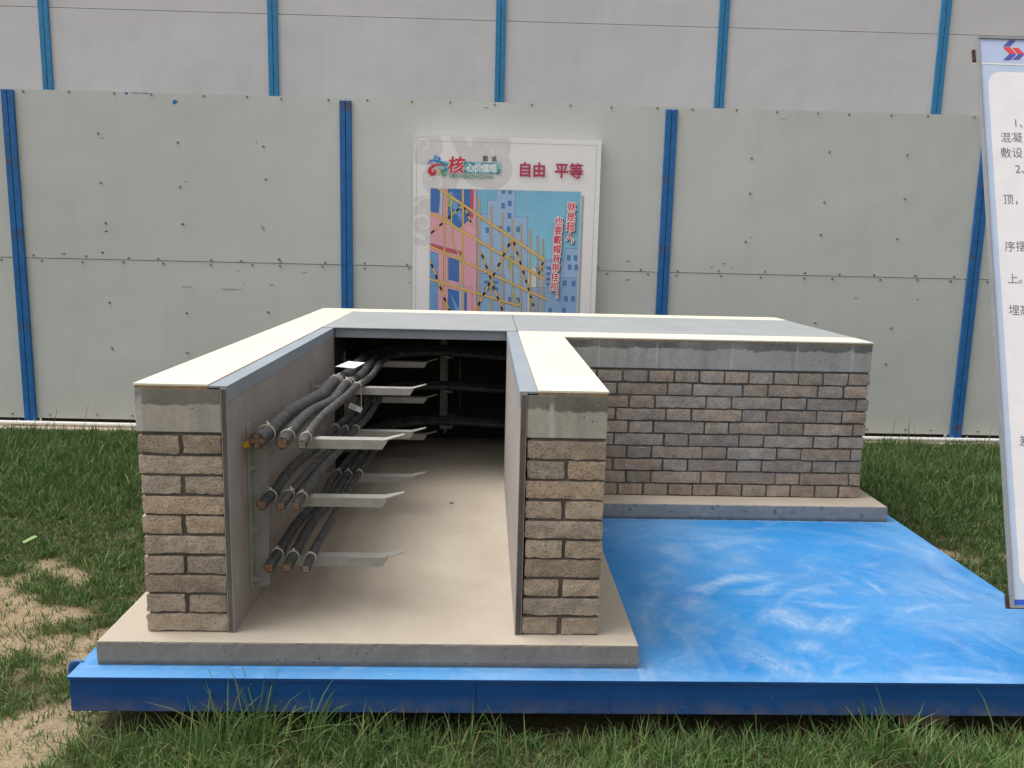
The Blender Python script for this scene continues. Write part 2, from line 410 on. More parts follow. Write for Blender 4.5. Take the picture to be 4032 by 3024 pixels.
kb = MB(); kb.box(-9, 12, 3.90, 4.55, -.45, -.245, M_kerb); ko = kb.build('kerb', bevel=.008); ko['kind'] = 'structure'

# ================================================================== FENCES
def screw(mb, x, y, z, r=.0085):
    n = 6; vs = []
    for k in range(n): vs.append((x+r*math.cos(k*math.pi/3), y, z+r*math.sin(k*math.pi/3)))
    for k in range(n): vs.append((x+r*.8*math.cos(k*math.pi/3), y-.007, z+r*.8*math.sin(k*math.pi/3)))
    mb.add(vs, [(k, (k+1) % n, n+(k+1) % n, n+k) for k in range(n)] + [tuple(range(n, 2*n))], M_screw)
def blob(mb, cx, y, cz, w, h, m, rg, n=9):
    vs = []
    for k in range(n):
        a = 2*math.pi*k/n; q = .45+.55*rg.random(); vs.append((cx+w*q*math.cos(a), y, cz+h*q*math.sin(a)))
    mb.add(vs, [tuple(range(n))], m)
def post(root, x, y, z0, z1, w, m, base=True, ph=0):
    p = MB(); h = w/2; gap = .0022
    p.box(x-h, x-gap, y-.03, y+.03, z0, z1, m); p.box(x+gap, x+h, y-.03, y+.03, z0, z1, m)
    p.box(x-gap, x+gap, y-.018, y+.025, z0, z1-.005, M_dark)
    if base is None:
        return p.build('post', root, .003)
    o = p.build('post', root, .003)
    if base:
        b = MB(); b.box(x-.085, x+.085, y-.11, y-.035, -.245, -.235, M_kerbblue)
        for sx in (-.06, .06): b.cyl((x+sx, y-.08, -.235), (0, 0, 1), .007, .03, M_galv, 8)
        q = b.build('base_plate', root, .002); q.parent = o
    return o
LP = [-4.79, -2.36, .093, 2.507, 4.91, 7.33]
fence = thing('hoarding_fence', 'low pale green-grey sheet metal fence with deep blue posts, behind the lawn', 'fence', (1.2, 4.07, -.25))
for i in range(len(LP)-1):
    x0, x1 = LP[i], LP[i+1]; rg = random.Random(31+i)
    for row, (z0, z1) in enumerate(((1.026, 2.242), (-.208, 1.022))):
        p = MB(); ys = .012 + (0 if row == 0 else .003)
        a, b = x0+.002, x1-.002
        ya, yb = FY(a)+ys, FY(b)+ys
        p.add([(a, ya, z0), (b, yb, z0), (b, yb, z1), (a, ya, z1), (a, ya+.03, z0), (b, yb+.03, z0), (b, yb+.03, z1), (a, ya+.03, z1)],
              [(0, 1, 2, 3), (5, 4, 7, 6), (4, 0, 3, 7), (1, 5, 6, 2), (3, 2, 6, 7), (4, 5, 1, 0)], M_sheet)
        F = lambda x: FY(x)+ys-.0008
        L = b-a
        rows = [z1-.013, z0+.016] if row == 0 else [z1-.017, z0+.03]
        for zz in rows:
            for k in range(8): screw(p, a+.15+k*(L-.3)/7+rg.uniform(-.05, .05), F(a+L*k/7), zz+rg.uniform(-.005, .005))
        for c in (.26, .5, .75):
            for zz in ((1.91, 1.61, 1.30) if row == 0 else (.67, .36)):
                x = a+L*c+rg.uniform(-.015, .015); screw(p, x, F(x), zz+rg.uniform(-.04, .04), .009)
                if rg.random() < .3: blob(p, x+rg.uniform(-.05, .05), F(x)-.0004, zz, .006, .006, M_dark, rg, 6)
        if i == 1 and row == 0:
            for (x, z, w, h) in ((-1.506, 2.232, .016, .012), (-1.157, 2.182, .028, .018), (-1.705, 1.233, .02, .01), (-1.743, 1.074, .015, .01), (-2.028, 1.056, .03, .006), (-.421, 1.054, .014, .016), (-1.44, 2.236, .05, .004), (-1.36, 2.236, .05, .004)):
                blob(p, x, F(x)-.0006, z, w, h, M_chip, rg)
        if row == 1:
            for _ in range(4): x = rg.uniform(a+.2, b-.2); blob(p, x, F(x)-.0006, rg.choice([.96, .86, .3, .1, .9]), rg.uniform(.01, .03), rg.uniform(.004, .012), rg.choice([M_chip, M_scuff, M_scuff]), rg)
            if i == 1: x = a+L*.5; blob(p, x, F(x)-.0005, .83, .07, .006, M_scuff, rg); x += .35; blob(p, x, F(x)-.0005, .82, .11, .005, M_scuff, rg)
        elif i != 1:
            for _ in range(4): x = rg.uniform(a+.2, b-.2); blob(p, x, F(x)-.0006, rg.choice([2.2, 2.18, 1.5, 1.1, 1.07]), rg.uniform(.01, .03), rg.uniform(.003, .01), rg.choice([M_chip, M_scuff]), rg)
        p.build('sheet_panel', fence, weld=True)
    r = MB(); r.box(x0+.05, x1-.05, FY(x0)+.06, FY(x0)+.09, 1.0, 1.05, M_dark); r.build('rail', fence)
    r = MB(); r.box(x0+.05, x1-.05, FY(x0)+.06, FY(x0)+.09, -.244, -.16, M_dark); r.build('rail', fence)
for x in LP: post(fence, x, FY(x)+.022, -.235, 2.222 if x != LP[1] else 2.235, .088, M_post)

TY = lambda x: 5.9 - .008*x
tall = thing('tall_hoarding_fence', 'tall lavender-grey sheet fence with lighter blue posts rising behind the low fence', 'fence', (1.2, 5.9, -.25))
TP = [-5.07, -2.973, -.876, 1.243, 3.335, 5.43, 7.53]
for i in range(len(TP)-1):
    x0, x1 = TP[i], TP[i+1]
    for z0, z1, e in ((-.2, 2.02, 0), (2.025, 3.262, .0), (3.268, 4.45, .004)):
        p = MB(); a, b = x0+.003, x1-.003; ya, yb = TY(a)+.012+e, TY(b)+.012+e
        p.add([(a, ya, z0), (b, yb, z0), (b, yb, z1), (a, ya, z1), (a, ya+.03, z0), (b, yb+.03, z0), (b, yb+.03, z1), (a, ya+.03, z1)],
              [(0, 1, 2, 3), (5, 4, 7, 6), (4, 0, 3, 7), (1, 5, 6, 2), (3, 2, 6, 7), (4, 5, 1, 0)], M_sheet2)
        p.build('sheet_panel', tall)
    r = MB(); r.box(x0+.05, x1-.05, TY(x0)+.06, TY(x0)+.09, 3.24, 3.29, M_dark); r.build('rail', tall)
for x in TP: post(tall, x, TY(x)+.022, -.27, 4.46, .092, M_post2, False)

pp = MB(); pp.tube([(x, 3.965-.008*x+.006*math.sin(x*2.1), -.222+.003*math.sin(x*1.3)) for x in np.arange(-6, 8.1, .25)], .0155, M_pipe, 12)
tag(pp.build('water_pipe', smooth=True), 'thin white plastic pipe running along the foot of the low fence', 'pipe')

# ================================================================== POSTER ON THE FENCE
HM = (0.000946432, -9.78749e-06, 0.361133, 1.9097e-05, -0.000966126, 2.12213, -2.80267e-06, -2.37077e-05)
def art(px, py):                                   # drawing grid of the poster -> metres on its sheet
    w = HM[6]*px+HM[7]*py+1
    return ((HM[0]*px+HM[1]*py+HM[2])/w, (HM[3]*px+HM[4]*py+HM[5])/w)
PX0, PX1, PZ0, PZ1 = .598, 1.984, .02, 1.983
poster = thing('poster_board', 'white poster with scaffolding drawing and red Chinese headline, mounted on the low fence', 'poster', (1.29, 3.99, PZ0))
YP = lambda x, lay: 3.998 - .008*x - .0005*lay
bd = MB(); bd.add([(PX0, YP(PX0, 0), PZ0), (PX1, YP(PX1, 0), PZ0), (PX1, YP(PX1, 0), PZ1), (PX0, YP(PX0, 0), PZ1),
                   (PX0, 4.062, PZ0), (PX1, 4.052, PZ0), (PX1, 4.052, PZ1), (PX0, 4.062, PZ1)],
                  [(0, 1, 2, 3), (5, 4, 7, 6), (4, 0, 3, 7), (1, 5, 6, 2), (3, 2, 6, 7), (4, 5, 1, 0)], plain('poster_white', (.80, .78, .79), .35, .01))
bd.build('board', poster)
_pm = {}
def ink(c):
    if c not in _pm: _pm[c] = plain('printed_ink', c, .4, .04)
    return _pm[c]
def clip(poly, x0, x1, z0, z1):
    for ax, lim, sg in ((0, x0, 1), (0, x1, -1), (1, z0, 1), (1, z1, -1)):
        o = []
        for i in range(len(poly)):
            p, q = poly[i-1], poly[i]; dp, dq = (p[ax]-lim)*sg, (q[ax]-lim)*sg
            if dp*dq < 0: t = dp/(dp-dq); o.append((p[0]+(q[0]-p[0])*t, p[1]+(q[1]-p[1])*t))
            if dq >= 0: o.append(q)
        poly = o
        if not poly: break
    return poly
class Print:
    def __init__(s, box=None, z0=1.): s.mb = MB(); s.box = box; s.lay = 1; s.z = z0
    def up(s): s.z += .02; return s.z          # each printed shape lies a hair above the last
    def poly(s, pts, c, raw=False):
        q = pts if raw else [art(*p) for p in pts]
        if s.box: q = clip(q, *s.box)
        if len(q) < 3: return
        L_ = s.up(); s.mb.add([(x, YP(x, L_), z) for x, z in q], [tuple(range(len(q)))], ink(c))
    def line(s, pts, w, c):                          # w in grid units
        for p, q in zip(pts[:-1], pts[1:]):
            d = Vector((q[0]-p[0], q[1]-p[1])); l = d.length
            if l < 1e-6: continue
            n = Vector((-d.y, d.x))/l*w/2; e = d/l*w*.25
            s.poly([(p[0]-e.x+n.x, p[1]-e.y+n.y), (q[0]+e.x+n.x, q[1]+e.y+n.y), (q[0]+e.x-n.x, q[1]+e.y-n.y), (p[0]-e.x-n.x, p[1]-e.y-n.y)], c)
    def text(s, body, px, py, h, c, off=0., wide=1., shear=0.):
        n = 0 if off < .004 else (4 if off < .03 else 8)
        for q in range(max(1, n)):
            g_ = 2*math.pi*q/max(1, n); r_ = off*h if n else 0
            s.glyph(body, px+r_*math.cos(g_), py+r_*math.sin(g_), h, c, wide, shear)
    def glyph(s, body, px, py, h, c, wide, shear):
        vs, fs = glyphs(body); o = art(px, py); k = h*.00096; L_ = s.up()
        s.mb.add([((o[0]+k*(x*wide+shear*y)), YP(o[0]+k*x*wide, L_), o[1]+k*y) for x, y in vs], fs, ink(c))
def arc(cx, cy, r, a0, a1, n=16, ry=None):
    return [(cx+r*math.cos(R(a0+(a1-a0)*i/n)), cy+(ry or r)*math.sin(R(a0+(a1-a0)*i/n))) for i in range(n+1)]
def ribbon(P, pts, w0, w1, c):                       # tapering brush stroke
    n = len(pts)
    for i in range(n-1):
        p, q = Vector(pts[i]), Vector(pts[i+1]); d = q-p; l = d.length or 1; m = Vector((-d.y, d.x))/l
        a, b = w0+(w1-w0)*i/(n-1), w0+(w1-w0)*(i+1)/(n-1)
        e = d/l*min(a, b)*.15
        P.poly([tuple(p+m*a/2-e), tuple(q+m*b/2+e), tuple(q-m*b/2+e), tuple(p-m*a/2-e)], c)
def spiral(cx, cy, r0, r1, a0, a1, n=22):
    return [(cx+(r0+(r1-r0)*i/n)*math.cos(R(a0+(a1-a0)*i/n)), cy+(r0+(r1-r0)*i/n)*math.sin(R(a0+(a1-a0)*i/n))) for i in range(n+1)]

full = (PX0+.004, PX1-.004, PZ0+.005, PZ1-.004)
bk = Print(full); gr = (.66, .645, .655); wh = (.77, .755, .76)
bk.poly(arc(330, 245, 145, 0, 360, 30), gr); bk.poly(arc(845, 245, 150, 0, 360, 30), gr)
bk.poly(arc(850, 420, 160, 0, 360, 30), gr); bk.poly(arc(455, 500, 138, 0, 360, 30), gr); bk.poly(arc(760, 430, 130, 0, 360, 24), gr)
bk.poly([(520, 150), (620, 150), (740, 330), (760, 480), (640, 420)], gr)
bk.poly(arc(330, 790, 165, 0, 360, 30), gr); bk.poly(arc(320, 870, 140, 0, 360, 30), gr)
bk.lay = 2
ribbon(bk, spiral(330, 240, 60, 18, -200, 120), 26, 8, wh); ribbon(bk, spiral(800, 330, 85, 40, -90, 60), 6, 26, wh)
ribbon(bk, spiral(420, 530, 55, 40, -150, 40), 4, 26, wh); ribbon(bk, spiral(320, 845, 105, 20, -280, 160), 34, 12, wh)
ribbon(bk, [(560, 170), (640, 330), (700, 380)], 4, 4, wh); ribbon(bk, [(255, 700), (330, 640), (380, 640)], 22, 10, wh)
bk.lay = 3
fr = (.35, .34, .36)
for pts in ([(275, 203), (1660, 240)], [(275, 203), (262, 1900)], [(1660, 240), (1592, 1900)]): bk.line(pts, 2.2, fr)
bk.mb.build('cloud_pattern', poster, weld=False)

pic = Print((.727, 1.843, .08, 1.603), 4.5); SKY = (.20, .47, .66)
pic.box = (.720, 1.850, .08, 1.609); pic.poly([(0, 0), (2000, 0), (2000, 2600), (0, 2600)], (.62, .66, .62))
sh = Print(full); sh.lay = 1; sh.poly([(1533, 625), (1563, 627), (1515, 1900), (1485, 1900)], (.42, .42, .44))
sh.mb.build('picture_shadow', poster, weld=False)
pic.box = (.727, 1.843, .08, 1.603); pic.lay = 2
ys = 560
for k in range(10): pic.poly([(0, ys+k*60), (2000, ys+k*60+25), (2000, ys+k*60+95), (0, ys+k*60+70)], tuple(SKY[j]+(.06, .10, .09)[j]*k/9 for j in range(3)))
pic.lay = 3
BL = (.33, .48, .70); BL2 = (.27, .42, .66); OUT = (.10, .16, .30); WN = (.075, .22, .52)
def outl(pts, c, w=3): pic.poly(pts, c); pic.lay += 1; pic.line(pts+[pts[0]], w, OUT); pic.lay -= 1
outl([(887, 585), (1032, 590), (1030, 790), (1128, 790), (1120, 1900), (720, 1900), (738, 768), (818, 768), (820, 660), (884, 660)], BL)
outl([(1420, 1030), (1560, 1034), (1540, 1900), (1180, 1900), (1200, 1120), (1402, 1124)], BL)
pic.lay = 5
outl([(1400, 1255), (1600, 1260), (1580, 1900), (1150, 1900), (1150, 1330), (1395, 1335)], BL2)
outl([(720, 1222), (950, 1232), (948, 1900), (700, 1900)], BL2)
pic.lay = 7
for x, y in ((941, 590), (992, 592), (939, 703), (990, 685), (988, 780), (981, 882), (1053, 884), (915, 880), (817, 890), (1443, 1103), (1495, 1105), (1450, 1175), (1500, 1176), (1413, 1298), (1480, 1300), (1422, 1416), (1476, 1418), (990, 1425), (1053, 1428), (1406, 1508), (1300, 1510), (1010, 1110)):
    outl([(x-12, y-20), (x+12, y-19), (x+12, y+20), (x-12, y+19)], WN, 3)
for x, y in ((845, 1288), (845, 1340), (1300, 1180), (1300, 1225), (1300, 1265), (1300, 1303), (1220, 1190), (1355, 1180)):
    outl([(x-52 if x < 900 else x-28, y-10), (x+54 if x < 900 else x+28, y-8), (x+54 if x < 900 else x+28, y+12), (x-52 if x < 900 else x-28, y+10)], WN, 3)
# pink facade with blue windows on the left
PK = (.72, .36, .44); RD = (.55, .09, .12); BW = (.06, .17, .45); BW2 = (.16, .34, .62)
pic.lay = 8
outl([(300, 540), (735, 540), (735, 1900), (300, 1900)], PK)
pic.lay = 10
for pts, c in (([(375, 560), (460, 560), (440, 760), (375, 745)], BW), ([(515, 565), (690, 570), (690, 800), (600, 880), (515, 800)], BW),
               ([(375, 1050), (440, 1070), (430, 1900), (375, 1900)], BW2), ([(520, 1100), (600, 1120), (600, 1290), (520, 1270)], BW),
               ([(515, 1340), (690, 1380), (690, 1900), (515, 1900)], BW), ([(690, 565), (712, 565), (706, 800), (680, 790)], RD),
               ([(375, 990), (620, 1055), (620, 1085), (375, 1020)], RD), ([(455, 560), (480, 560), (470, 780), (448, 770)], (.45, .52, .68)),
               ([(620, 570), (640, 570), (640, 800), (620, 800)], (.45, .52, .68)), ([(480, 1090), (515, 1100), (515, 1900), (470, 1900)], PK),
               ([(600, 1300), (640, 1310), (640, 1900), (600, 1900)], (.40, .50, .70)), ([(660, 1320), (700, 1330), (700, 1900), (660, 1900)], PK)):
    outl(pts, c, 3)
pic.lay = 12
for pts in ([(540, 580), (620, 760), (620, 830), (540, 700)], [(380, 1200), (420, 1400), (390, 1500)], [(530, 1370), (660, 1600), (600, 1600)]): pic.poly(pts, BW2)
# scaffolding
YE = (.72, .47, .16); YD = (.20, .11, .03)
def pole(p, q, w, lay):
    pic.lay = lay; pic.line([p, q], w+4, YD); pic.lay = lay+1; pic.line([p, q], w, YE)
for i, (x, y) in enumerate(((757, 640), (848, 705), (935, 760), (1010, 808), (1075, 848), (1145, 890), (1203, 935), (1247, 960))): pole((x, y), (x-8+i*1.5, 1900), 9-i*.4, 13)
pole((632, 580), (622, 1900), 11, 13); pole((490, 590), (484, 1900), 11, 13)
for p, q, w in (((430, 560), (1258, 1120), 18), ((370, 750), (1260, 1270), 17), ((370, 1010), (1270, 1420), 15), ((370, 1265), (1060, 1470), 15), ((740, 1850), (1250, 1530), 12)): pole(p, q, w, 15)
def brace(p, q, w, n):
    pole(p, q, w, 17); pic.lay = 19
    for k in range(n):
        t0, t1 = (k+.25)/n, (k+.55)/n
        a = (p[0]+(q[0]-p[0])*t0, p[1]+(q[1]-p[1])*t0); b = (p[0]+(q[0]-p[0])*t1, p[1]+(q[1]-p[1])*t1)
        pic.line([a, b], w+1, (.012, .012, .015))
brace((372, 925), (630, 700), 12, 4); brace((640, 705), (700, 850), 11, 3); brace((700, 1560), (1005, 960), 13, 8); brace((1015, 965), (1110, 1260), 11, 4)
brace((380, 1130), (545, 1560), 13, 5); brace((770, 1060), (945, 1540), 12, 6); brace((1250, 1120), (1200, 1260), 10, 2); brace((1110, 1260), (1180, 1500), 11, 4)
# two safety lines with hooks
RP = (.62, .66, .22); pic.lay = 20
for pts in ([(530, 650), (545, 760), (540, 860), (560, 1000), (610, 1100), (650, 1170)], [(993, 1130), (1005, 1240), (1005, 1330), (1030, 1420), (1075, 1480)]):
    pic.lay = 20; pic.line(pts, 11, YD); pic.lay = 21; pic.line(pts, 7, RP)
    h = pts[0]; e = arc(h[0], h[1]+20, 14, 0, 360, 14, 36); pic.lay = 20; pic.line(e, 9, YD); pic.lay = 21; pic.line(e, 6, RP)
    e = arc(h[0], h[1]-32, 9, 60, 330, 10, 14); pic.lay = 20; pic.line(e, 8, YD); pic.lay = 21; pic.line(e, 5, RP)
pic.mb.build('picture', poster, weld=False)

lt = Print(None, 26.)
REDT = (.42, .03, .09)
lt.text('自由', 1052, 470, 118, REDT, .022, .92); lt.mb.build('headline', poster, weld=False); lt.mb = MB(); lt.text('平等', 1330, 480, 122, REDT, .022, .92)
lt.mb.build('headline', poster, weld=False); lt.mb = MB()
lt.text('图', 781, 358, 44, (.03, .02, .02), .02, .95); lt.mb.build('caption', poster, weld=False); lt.mb = MB(); lt.text('说', 848, 360, 44, (.03, .02, .02), .02, .95)
lt.mb.build('caption', poster, weld=False); lt.mb = MB()
lt.text('HEXINJIAZHIGUAN', 525, 489, 37, (.02, .25, .16), .012, 1.06)
lt.mb.build('caption', poster, weld=False); lt.mb = MB()
def sign_text(col, x, y, st, h, dx):
    for i, ch in enumerate(col):
        for lay, c, off, ox, oy in ((22, (.03, .03, .04), .07, 7, 8), (23, (.85, .83, .84), .095, 0, 0), (23, (.85, .83, .84), .05, 0, 0), (24, (.62, .03, .07), .022, 0, 0)):
            lt.lay = lay; lt.text(ch, x+dx*i+ox, y+st*i+oy, h, c, off, .95)
sign_text('就是超人', 1430, 738, 75.5, 72, -5); sign_text('，', 1454, 985, 1, 70, 0)
lt.mb.build('slogan', poster, weld=False); lt.mb = MB()
sign_text('也要戴帽背带挂扣', 1332, 848, 71.5, 71, -5); sign_text('！', 1335, 1412, 1, 70, 0)
lt.mb.build('slogan', poster, weld=False)

lg = Print(None, 10.)
g2 = lambda x, y: (312.3+x*.3177, 253.8+y*.3177)
TE, TD = (.30, .56, .66), (.045, .21, .29)
lg.poly([g2(*p) for p in ((455, 335), (1925, 375), (1918, 650), (600, 620), (430, 500))], TE)
lg.lay = 5
for x, y, r_ in ((500, 380, 55), (570, 420, 70), (560, 560, 60), (620, 520, 60), (760, 590, 70), (1000, 430, 60), (1060, 370, 50), (1110, 450, 45), (1060, 580, 55), (1240, 400, 55), (1180, 380, 45), (1330, 500, 50), (1500, 400, 50), (1600, 420, 55), (1700, 410, 50), (1780, 480, 60), (1860, 560, 50), (1840, 610, 50), (1680, 610, 40), (1400, 600, 30), (1180, 610, 30)):
    lg.poly([g2(*p) for p in arc(x, y, r_, 0, 360, 14, r_*.72)], TD)
    lg.lay = 6; ribbon(lg, [g2(*p) for p in spiral(x, y, r_*.6, r_*.15, -140, 160, 10)], 3.2, 1.2, TE); lg.lay = 5
def stroke(pts, w0, w1, c): ribbon(lg, [g2(*p) for p in pts], w0*.3177, w1*.3177, c)
lg.lay = 6
stroke([(148, 450), (155, 380), (205, 325), (280, 312), (340, 330), (390, 345)], 8, 66, (.02, .25, .60))
for x, y, r_ in ((350, 245, 52), (410, 285, 56), (390, 330, 50)): lg.poly([g2(*p) for p in arc(x, y, r_, 0, 360, 18)], (.02, .25, .60))
stroke(spiral(240, 390, 48, 8, -200, 200, 16), 10, 26, (.60, .10, .33))
stroke([(575, 478), (500, 435), (410, 420), (310, 440), (225, 500), (190, 570)], 6, 88, (.55, .03, .06))
for x, y, r_ in ((205, 590, 55), (250, 640, 52), (310, 585, 50), (300, 630, 45)): lg.poly([g2(*p) for p in arc(x, y, r_, 0, 360, 18)], (.55, .03, .06))
lg.poly([g2(*p) for p in arc(415, 590, 40, 0, 360, 16, 66)], (.70, .48, .20))
stroke([(415, 505), (470, 550), (500, 610), (530, 650)], 6, 60, (.06, .32, .14))
for x, y, r_ in ((545, 655, 48), (575, 620, 30)): lg.poly([g2(*p) for p in arc(x, y, r_, 0, 360, 16)], (.06, .32, .14))
lg.lay = 7
for pts, w in ((spiral(365, 275, 45, 12, -120, 190, 14), 16), (spiral(285, 555, 42, 12, 60, 380, 14), 16), (spiral(550, 625, 34, 10, -60, 200, 12), 12)):
    stroke(pts, w, w*.5, (.72, .70, .70))
lg.lay = 7
for lay, c, off in ((7, (.80, .72, .72), .06), (8, (.58, .04, .07), .03)): lg.lay = lay; lg.text('核', 510, 440, 132, c, off, .98, .12)
for lay, c, off in ((7, (.45, .66, .72), .05), (8, (.80, .80, .78), .022)):
    lg.lay = lay
    for i, ch in enumerate('心价值观'): lg.text(ch, 655+i*58, 436+i*1.5, 66, c, off, .95)
lg.mb.build('emblem', poster, weld=False)

# ================================================================== BLUE STEEL PLATFORM
plat = thing('steel_platform', 'blue steel platform with dusty swirled top, carrying the brick trench model', 'platform', (1.5, 1.5, -.19))
STROKES = [([(1.955,0.57),(2.044,0.655),(2.154,0.727),(2.257,0.739),(2.331,0.75)],0.045,0.75),([(2.114,0.59),(2.203,0.592),(2.267,0.644),(2.348,0.698)],0.039,0.65),([(2.248,0.467),(2.236,0.379),(2.271,0.337),(2.279,0.243)],0.077,0.8),([(2.19,0.165),(2.245,0.154),(2.296,0.106)],0.059,0.65),([(2.007,0.162),(2.053,0.102),(2.1,0.023),(2.124,-0.063)],0.069,0.65),([(2.177,0.081),(2.184,0.024),(2.18,-0.03)],0.02,0.55),([(2.296,0.256),(2.372,0.339),(2.459,0.427)],0.027,0.55),([(2.352,0.244),(2.442,0.341),(2.531,0.414)],0.04,0.55),([(2.676,0.724),(2.694,0.655),(2.7,0.58)],0.022,0.75),([(2.679,0.44),(2.798,0.48),(2.914,0.475)],0.026,0.5),([(1.91,1.051),(1.975,1.032),(2.033,0.892)],0.087,0.6),([(1.892,0.887),(1.946,0.74)],0.057,0.35),([(2.127,1.058),(2.239,1.128),(2.381,1.178),(2.511,1.16)],0.057,0.4),([(2.194,0.916),(2.245,0.938),(2.301,1.022)],0.065,0.4),([(2.36,1.11),(2.401,1.046)],0.039,0.55),([(1.748,0.426),(1.778,0.518),(1.837,0.583)],0.052,0.4),([(1.803,0.582),(1.854,0.567)],0.053,0.5),([(1.747,0.456),(1.716,0.258),(1.727,0.133)],0.052,0.28),([(1.87,0.52),(1.935,0.491),(2.007,0.417)],0.079,0.5),([(1.895,0.275),(1.971,0.263)],0.052,0.45),([(3.12,1.114),(3.062,0.845),(3.054,0.699)],0.048,0.4),([(3.052,1.201),(3.078,0.944)],0.056,0.25),([(2.523,0.007),(2.665,0.009),(2.808,-0.032)],0.032,0.5),([(2.529,-0.036),(2.788,-0.064)],0.023,0.45),([(2.351,0.5),(2.465,0.472),(2.578,0.46)],0.03,0.5),([(2.511,0.848),(2.555,0.812)],0.063,0.4),([(2.743,0.874),(2.837,0.916)],0.037,0.45),([(2.614,0.795),(2.666,0.815)],0.029,0.55),([(3.04,0.613),(3.101,0.487),(3.129,0.427)],0.067,0.32),([(2.954,0.645),(3.037,0.548)],0.054,0.32),([(1.682,0.017),(1.791,-0.036)],0.043,0.3),([(1.73,-0.068),(1.808,-0.057)],0.027,0.45),([(2.623,1.141),(2.887,1.196)],0.057,0.22),([(2.633,0.345),(2.865,0.364),(3.081,0.34)],0.208,0.24),([(2.326,0.004),(2.418,-0.038)],0.028,0.35),([(2.553,0.087),(2.695,0.125)],0.018,0.35),([(2.198,0.378),(2.258,0.498),(2.346,0.596),(2.476,0.666),(2.625,0.688)],0.019,0.35),([(1.719,0.34),(1.766,0.456),(1.847,0.6)],0.017,0.5),([(2.668,0.417),(2.844,0.504),(3.033,0.485)],0.017,0.35),([(2.94,0.351),(2.975,0.283),(2.994,0.205)],0.053,0.25)]
def dust(x, y):
    """wiped dust smears on the plate: each a soft streaky band along its own curve"""
    t = 0.
    for i, (P, w, a) in enumerate(STROKES):
        best = 9.; bs = 0.; sl_ = 0.
        for (x0, y0), (x1, y1) in zip(P[:-1], P[1:]):
            ux, uy = x1-x0, y1-y0; L2 = ux*ux+uy*uy or 1e-9; q = max(0., min(1., ((x-x0)*ux+(y-y0)*uy)/L2))
            dx, dy = x-x0-ux*q, y-y0-uy*q; e = dx*dx+dy*dy; L1 = math.sqrt(L2)
            if e < best*best: best = math.sqrt(e); bs = sl_+q*L1; sd = (dx*uy-dy*ux)/L1
            sl_ += L1
        h = w*.72*(1+.4*mnoise.noise(Vector((bs*9, i*3.7, 0))))
        if best > h*1.5: continue
        endf = min(1., (bs+.02)/.07, (sl_-bs+.02)/.10)
        k = max(0., 1-best/(h*1.5))**.8*max(.15, endf)
        k *= .62+.55*mnoise.noise(Vector((sd*150, bs*5, i*9.1)))+.30*mnoise.noise(Vector((x*30, y*30, i)))
        t = max(t, a*max(0., k)*.85)+.2*a*max(0., k)*(t > 0)
    if y < 0 and x < 1.655: t = max(t, .55*max(0., 1+(y+.004)/.016)*(.6+mnoise.noise(Vector((x*30, 1, 1)))))          # grit left along the foot of the slab
    if x > 1.6446 and y < 1.4468: t = max(t, .5*max(0., 1-(x-1.646)/.02)*(.6+mnoise.noise(Vector((1, y*30, 1)))), .5*max(0., 1-(1.445-y)/.02)*(.6+mnoise.noise(Vector((x*30, 1, 1)))))
    return max(0., min(1., t))
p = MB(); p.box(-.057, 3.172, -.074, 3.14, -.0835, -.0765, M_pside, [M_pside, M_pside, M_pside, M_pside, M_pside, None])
PGX = [-.057]+list(np.arange(-.03, 1.6, .03))+list(np.arange(1.6, 3.172, .0095))+[3.172]; PGY = [-.074]+list(np.arange(-.066, 1.48, .0095))+[1.6, 2.2, 3.14]
p.build('top_plate', plat)
p = MB(); nn_ = len(PGX); pv = [(x, y, -.0765) for y in PGY for x in PGX]
p.add(pv, [(j*nn_+i, j*nn_+i+1, (j+1)*nn_+i+1, (j+1)*nn_+i) for j in range(len(PGY)-1) for i in range(nn_-1)], M_ptop)
for i, (x, y, z) in enumerate(pv): dd_ = dust(x, y) if y < 0 or (x > 1.55 and y < 1.5) else 0.; p.tint[i] = (dd_, dd_, dd_)
p.build('plate_surface', plat, weld=False)
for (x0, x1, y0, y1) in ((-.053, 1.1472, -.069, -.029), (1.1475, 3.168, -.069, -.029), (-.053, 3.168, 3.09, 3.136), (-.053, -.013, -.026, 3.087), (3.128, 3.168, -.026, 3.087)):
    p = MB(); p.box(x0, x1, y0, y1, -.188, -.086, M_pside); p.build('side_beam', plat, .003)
p = MB()
n = 18; vs = []
for k in range(n+1):
    a = math.pi*k/n; vs.append((-.066-.036*math.sin(a)*1.0, .036*math.cos(a)-.018))
lv = []
for yy in (-.010, .0):
    lv += [(-.053, yy, -.145+0), ] + [(-.062+.04*math.cos(t)*1.0-.002, yy, -.108+.036*math.sin(t)) for t in np.linspace(math.pi*.5, math.pi*1.5, 12)]
p.torus((-.066, .02, -.107), (.15, 1, 0), .026, .011, M_pside, 24, 8, .6); p.box(-.066, -.0535, .012, .028, -.16, -.1, M_pside)
p.build('lifting_lug', plat, 0, True)
brk = MB()
